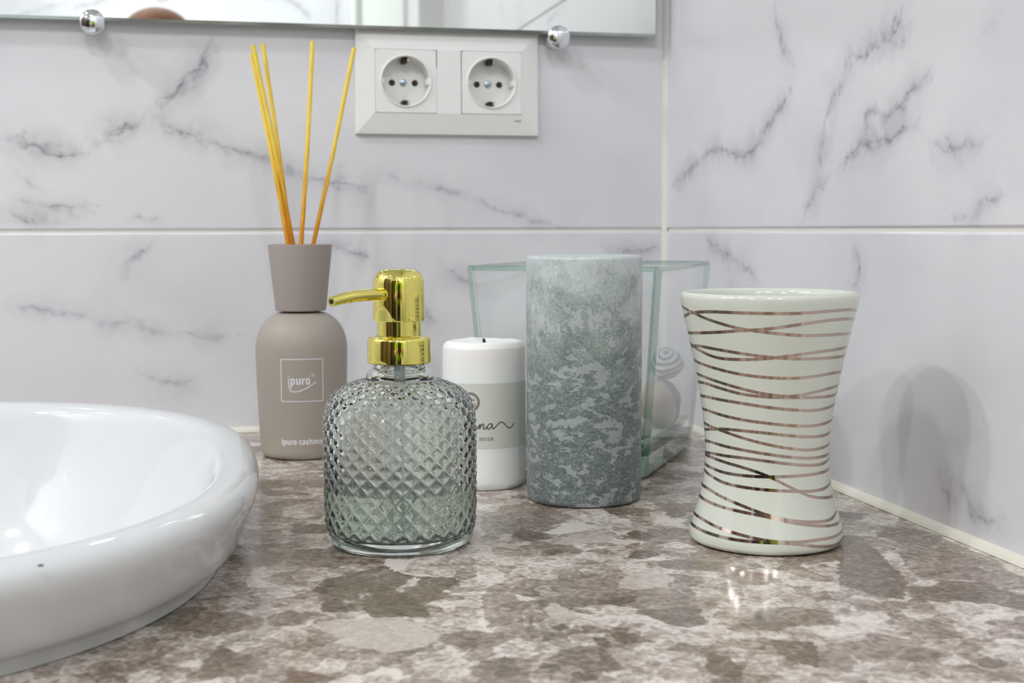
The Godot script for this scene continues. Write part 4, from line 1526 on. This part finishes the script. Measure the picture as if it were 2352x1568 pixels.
# ---------------------------------------------------------------- what the shiny things mirror
func blob(bones: Array, cell: float) -> ArrayMesh:
	# surface nets round tapered bones [from, to, radius, radius]; each bone's distance is blended smoothly with the next
	var lo := Vector3.ONE * 1e9
	var hi := -lo
	for b in bones:
		for e in 2:
			lo = lo.min(b[e] - Vector3.ONE * (b[2 + e] + cell * 2))
			hi = hi.max(b[e] + Vector3.ONE * (b[2 + e] + cell * 2))
	var n := Vector3i(((hi - lo) / cell).ceil()) + Vector3i.ONE
	var d := PackedFloat32Array()
	d.resize(n.x * n.y * n.z)
	d.fill(1.0)
	for b in bones:
		var r := maxf(b[2], b[3]) + cell * 2.5
		var p0 := Vector3i(((b[0].min(b[1]) - Vector3.ONE * r - lo) / cell).floor()).clamp(Vector3i.ZERO, n - Vector3i.ONE)
		var p1 := Vector3i(((b[0].max(b[1]) + Vector3.ONE * r - lo) / cell).ceil()).clamp(Vector3i.ZERO, n - Vector3i.ONE)
		var ax: Vector3 = b[1] - b[0]
		var ll := maxf(ax.length_squared(), 1e-9)
		for z in range(p0.z, p1.z + 1):
			for y in range(p0.y, p1.y + 1):
				for x in range(p0.x, p1.x + 1):
					var p := lo + Vector3(x, y, z) * cell
					var t := clampf((p - b[0]).dot(ax) / ll, 0, 1)
					var q := p.distance_to(b[0] + ax * t) - lerpf(b[2], b[3], t)
					var i := (z * n.y + y) * n.x + x
					var w := 0.03
					var h := clampf(0.5 + 0.5 * (d[i] - q) / w, 0, 1)
					d[i] = lerpf(d[i], q, h) - w * h * (1.0 - h) if d[i] < 0.9 else q
	var cells := {}
	var v := PackedVector3Array()
	var step := [1, n.x, n.x * n.y]
	for z in n.z - 1:
		for y in n.y - 1:
			for x in n.x - 1:
				var i := (z * n.y + y) * n.x + x
				var sum := Vector3.ZERO
				var hits := 0
				for e in 12:
					var a := e / 4
					var u: int = (e % 4) & 1
					var w: int = (e % 4) >> 1
					var c := Vector3i.ZERO
					c[(a + 1) % 3] = u
					c[(a + 2) % 3] = w
					var k: int = i + c.x * step[0] + c.y * step[1] + c.z * step[2]
					var m: int = k + step[a]
					if (d[k] < 0.0) != (d[m] < 0.0):
						var f := Vector3(c)
						f[a] += d[k] / (d[k] - d[m])
						sum += f
						hits += 1
				if hits:
					cells[i] = v.size()
					v.append(lo + (Vector3(x, y, z) + sum / hits) * cell)
	var st := SurfaceTool.new()
	st.begin(Mesh.PRIMITIVE_TRIANGLES)
	st.set_smooth_group(0)
	for p in v:
		st.add_vertex(p)
	for i in cells:
		for a in 3:
			var m: int = i + step[a]
			if (d[i] < 0.0) == (d[m] < 0.0):
				continue
			var s1: int = step[(a + 1) % 3]
			var s2: int = step[(a + 2) % 3]
			if not (cells.has(i - s1) and cells.has(i - s2) and cells.has(i - s1 - s2)):
				continue
			var q := [cells[i], cells[i - s1], cells[i - s1 - s2], cells[i - s2]]
			for k in ([0, 2, 1, 0, 3, 2] if d[i] < 0.0 else [0, 1, 2, 0, 2, 3]):
				st.add_index(q[k])
	st.generate_normals()
	return st.commit()


func behind_the_camera() -> void:
	# the photographer bends over a camera on a tripod; seen only in the gold, the chrome and the silver lines
	var at := Vector3(-0.50, -0.85, 1.78)
	var o := base("person", at)
	tag(o, "person in a lime green top and dark trousers bending over a camera, seen in reflections", "person")
	var hip := Vector3(0, 0.92, 0.10)
	var chest := Vector3(0.02, 1.12, -0.16)
	var neck := Vector3(0.03, 1.265, -0.26)
	var head := Vector3(0.035, 1.277, -0.335)
	var skin: Array = [[hip, chest, 0.10, 0.11], [chest, neck, 0.07, 0.05], [neck, head, 0.05, 0.075], [head + Vector3(0, 0.01, 0.015), head + Vector3(0, 0.02, -0.01), 0.088, 0.082], [head + Vector3(0, -0.035, -0.045), head + Vector3(0, -0.055, -0.05), 0.048, 0.040], [head + Vector3(0, -0.005, -0.085), head + Vector3(0, -0.028, -0.100), 0.010, 0.014]]
	var shirt: Array = [[hip + Vector3(-0.07, 0.02, 0), hip + Vector3(0.07, 0.02, 0), 0.12, 0.12], [hip, chest, 0.14, 0.15], [chest + Vector3(-0.10, 0.02, 0), chest + Vector3(0.10, 0.02, 0), 0.10, 0.10]]
	var trousers: Array = [[hip + Vector3(-0.07, -0.02, 0.01), hip + Vector3(0.07, -0.02, 0.01), 0.125, 0.125]]
	for s in [-1.0, 1.0]:
		var shoulder: Vector3 = chest + Vector3(s * 0.185, 0.04, -0.02)
		var elbow: Vector3 = shoulder + Vector3(s * 0.10, -0.20, -0.10)
		var wrist: Vector3 = Vector3(0.115 + s * 0.125, 0.99, -0.52)
		shirt.append([chest + Vector3(s * 0.1, 0.03, 0), shoulder, 0.09, 0.065])
		shirt.append([shoulder, shoulder.lerp(elbow, 0.6), 0.062, 0.056])
		skin.append([shoulder, elbow, 0.045, 0.040])
		skin.append([elbow, wrist, 0.040, 0.028])
		skin.append([wrist, wrist + Vector3(-s * 0.018, 0.0, -0.06), 0.028, 0.022])
		for k in 4:
			skin.append([wrist + Vector3(-s * 0.015, 0.024 - k * 0.017, -0.055), wrist + Vector3(-s * 0.042, 0.020 - k * 0.016, -0.085), 0.010, 0.008])
		skin.append([wrist + Vector3(-s * 0.01, 0.02, -0.02), wrist + Vector3(-s * 0.042, 0.035, -0.04), 0.010, 0.008])
		var knee: Vector3 = Vector3(s * 0.11, 0.50, 0.02)
		var ankle: Vector3 = Vector3(s * 0.13, 0.10, 0.10)
		trousers.append([hip + Vector3(s * 0.08, -0.04, 0.01), knee, 0.095, 0.065])
		trousers.append([knee, ankle, 0.065, 0.050])
		skin.append([chest + Vector3(s * 0.1, 0.02, 0), shoulder, 0.05, 0.045])
		skin.append([hip, hip + Vector3(s * 0.08, -0.04, 0.01), 0.07, 0.07])
		skin.append([hip + Vector3(s * 0.08, -0.04, 0.01), knee, 0.07, 0.05])
		skin.append([knee, ankle, 0.05, 0.035])
		skin.append([ankle, ankle + Vector3(0, -0.06, 0.0), 0.035, 0.036])
		skin.append([ankle + Vector3(0, -0.07, 0.01), ankle + Vector3(s * 0.02, -0.075, -0.16), 0.030, 0.024])
		skin.append([head + Vector3(s * 0.082, -0.005, 0.01), head + Vector3(s * 0.088, -0.02, 0.015), 0.014, 0.012])
	put("body", blob(skin, 0.012), M["skin"], o)
	put("shirt", blob(shirt, 0.02), M["lime cloth"], o)
	put("trousers", blob(trousers, 0.02), M["dark cloth"], o)
	put("hair", blob([[head + Vector3(0, 0.035, 0.030), head + Vector3(0, 0.058, -0.032), 0.090, 0.070], [head + Vector3(0, 0.01, 0.05), head + Vector3(0, -0.04, 0.06), 0.08, 0.06]], 0.012), M["brown hair"], o)
	for s in [-1.0, 1.0]:
		put("eye", pebble(Vector3(0.012, 0.007, 0.006), 5), M["char"], o, head + Vector3(s * 0.03, 0.005, -0.083))
	put("mouth", pebble(Vector3(0.022, 0.005, 0.006), 6), mat("lips", Color8(180, 110, 100), 0.5), o, head + Vector3(0, -0.055, -0.090))
	var c := base("photo_camera", Vector3(-0.385, 0.164, 1.165))
	tag(c, "black camera on the tripod in front of the person", "camera")
	put("camera_body", rounded_box(Vector3(0.135, 0.095, 0.06), 0.012), M["black plastic"], c)
	put("viewfinder", rounded_box(Vector3(0.05, 0.03, 0.05), 0.008), M["black plastic"], c, Vector3(0, 0.055, 0))
	var t := base("tripod", Vector3(-0.385, -0.85, 1.165))
	tag(t, "black tripod standing on the floor under the camera", "tripod")
	put("column", tube([Vector3(0, 0.55, 0), Vector3(0, 0.965, 0)], [0.016, 0.016], 20), M["black plastic"], t)
	put("head_plate", rounded_box(Vector3(0.07, 0.02, 0.06), 0.005), M["black plastic"], t, Vector3(0, 0.955, 0))
	for k in 3:
		var a := TAU * k / 3.0 + 0.5
		put("leg", tube([Vector3(0, 0.86, 0), Vector3(sin(a) * 0.22, 0.0, cos(a) * 0.22)], [0.015, 0.010], 16), M["black plastic"], t)
	var k := base("cabinet", Vector3(-1.62, -0.85, 2.76))
	tag(k, "tall dark wooden cabinet against the far wall behind the person", "cabinet")
	put("cabinet_body", rounded_box(Vector3(0.92, 1.96, 0.46), 0.006), M["dark wood"], k, Vector3(0, 0.981, 0))
	var r := base("wardrobe", Vector3(-2.17, -0.85, 1.5))
	tag(r, "long brown wooden wardrobe with upright boards along the left wall", "wardrobe")
	put("wardrobe_body", rounded_box(Vector3(0.44, 2.0, 1.3), 0.006), M["brown wood"], r, Vector3(0, 1.001, 0))
	for i in 6:
		put("wardrobe_board", rounded_box(Vector3(0.02, 1.92, 0.19), 0.003), M["brown wood"] if i % 3 else M["dark wood"], r, Vector3(0.23, 1.0, -0.5 + i * 0.2))
	for s in [-1.0, 1.0]:
		put("cabinet_door", rounded_box(Vector3(0.44, 1.88, 0.02), 0.004), M["dark wood"], k, Vector3(s * 0.225, 0.99, -0.24))
		put("door_handle", tube([Vector3(s * 0.03, 0.9, -0.27), Vector3(s * 0.03, 1.1, -0.27)], [0.006, 0.006], 12), M["chrome"], k)
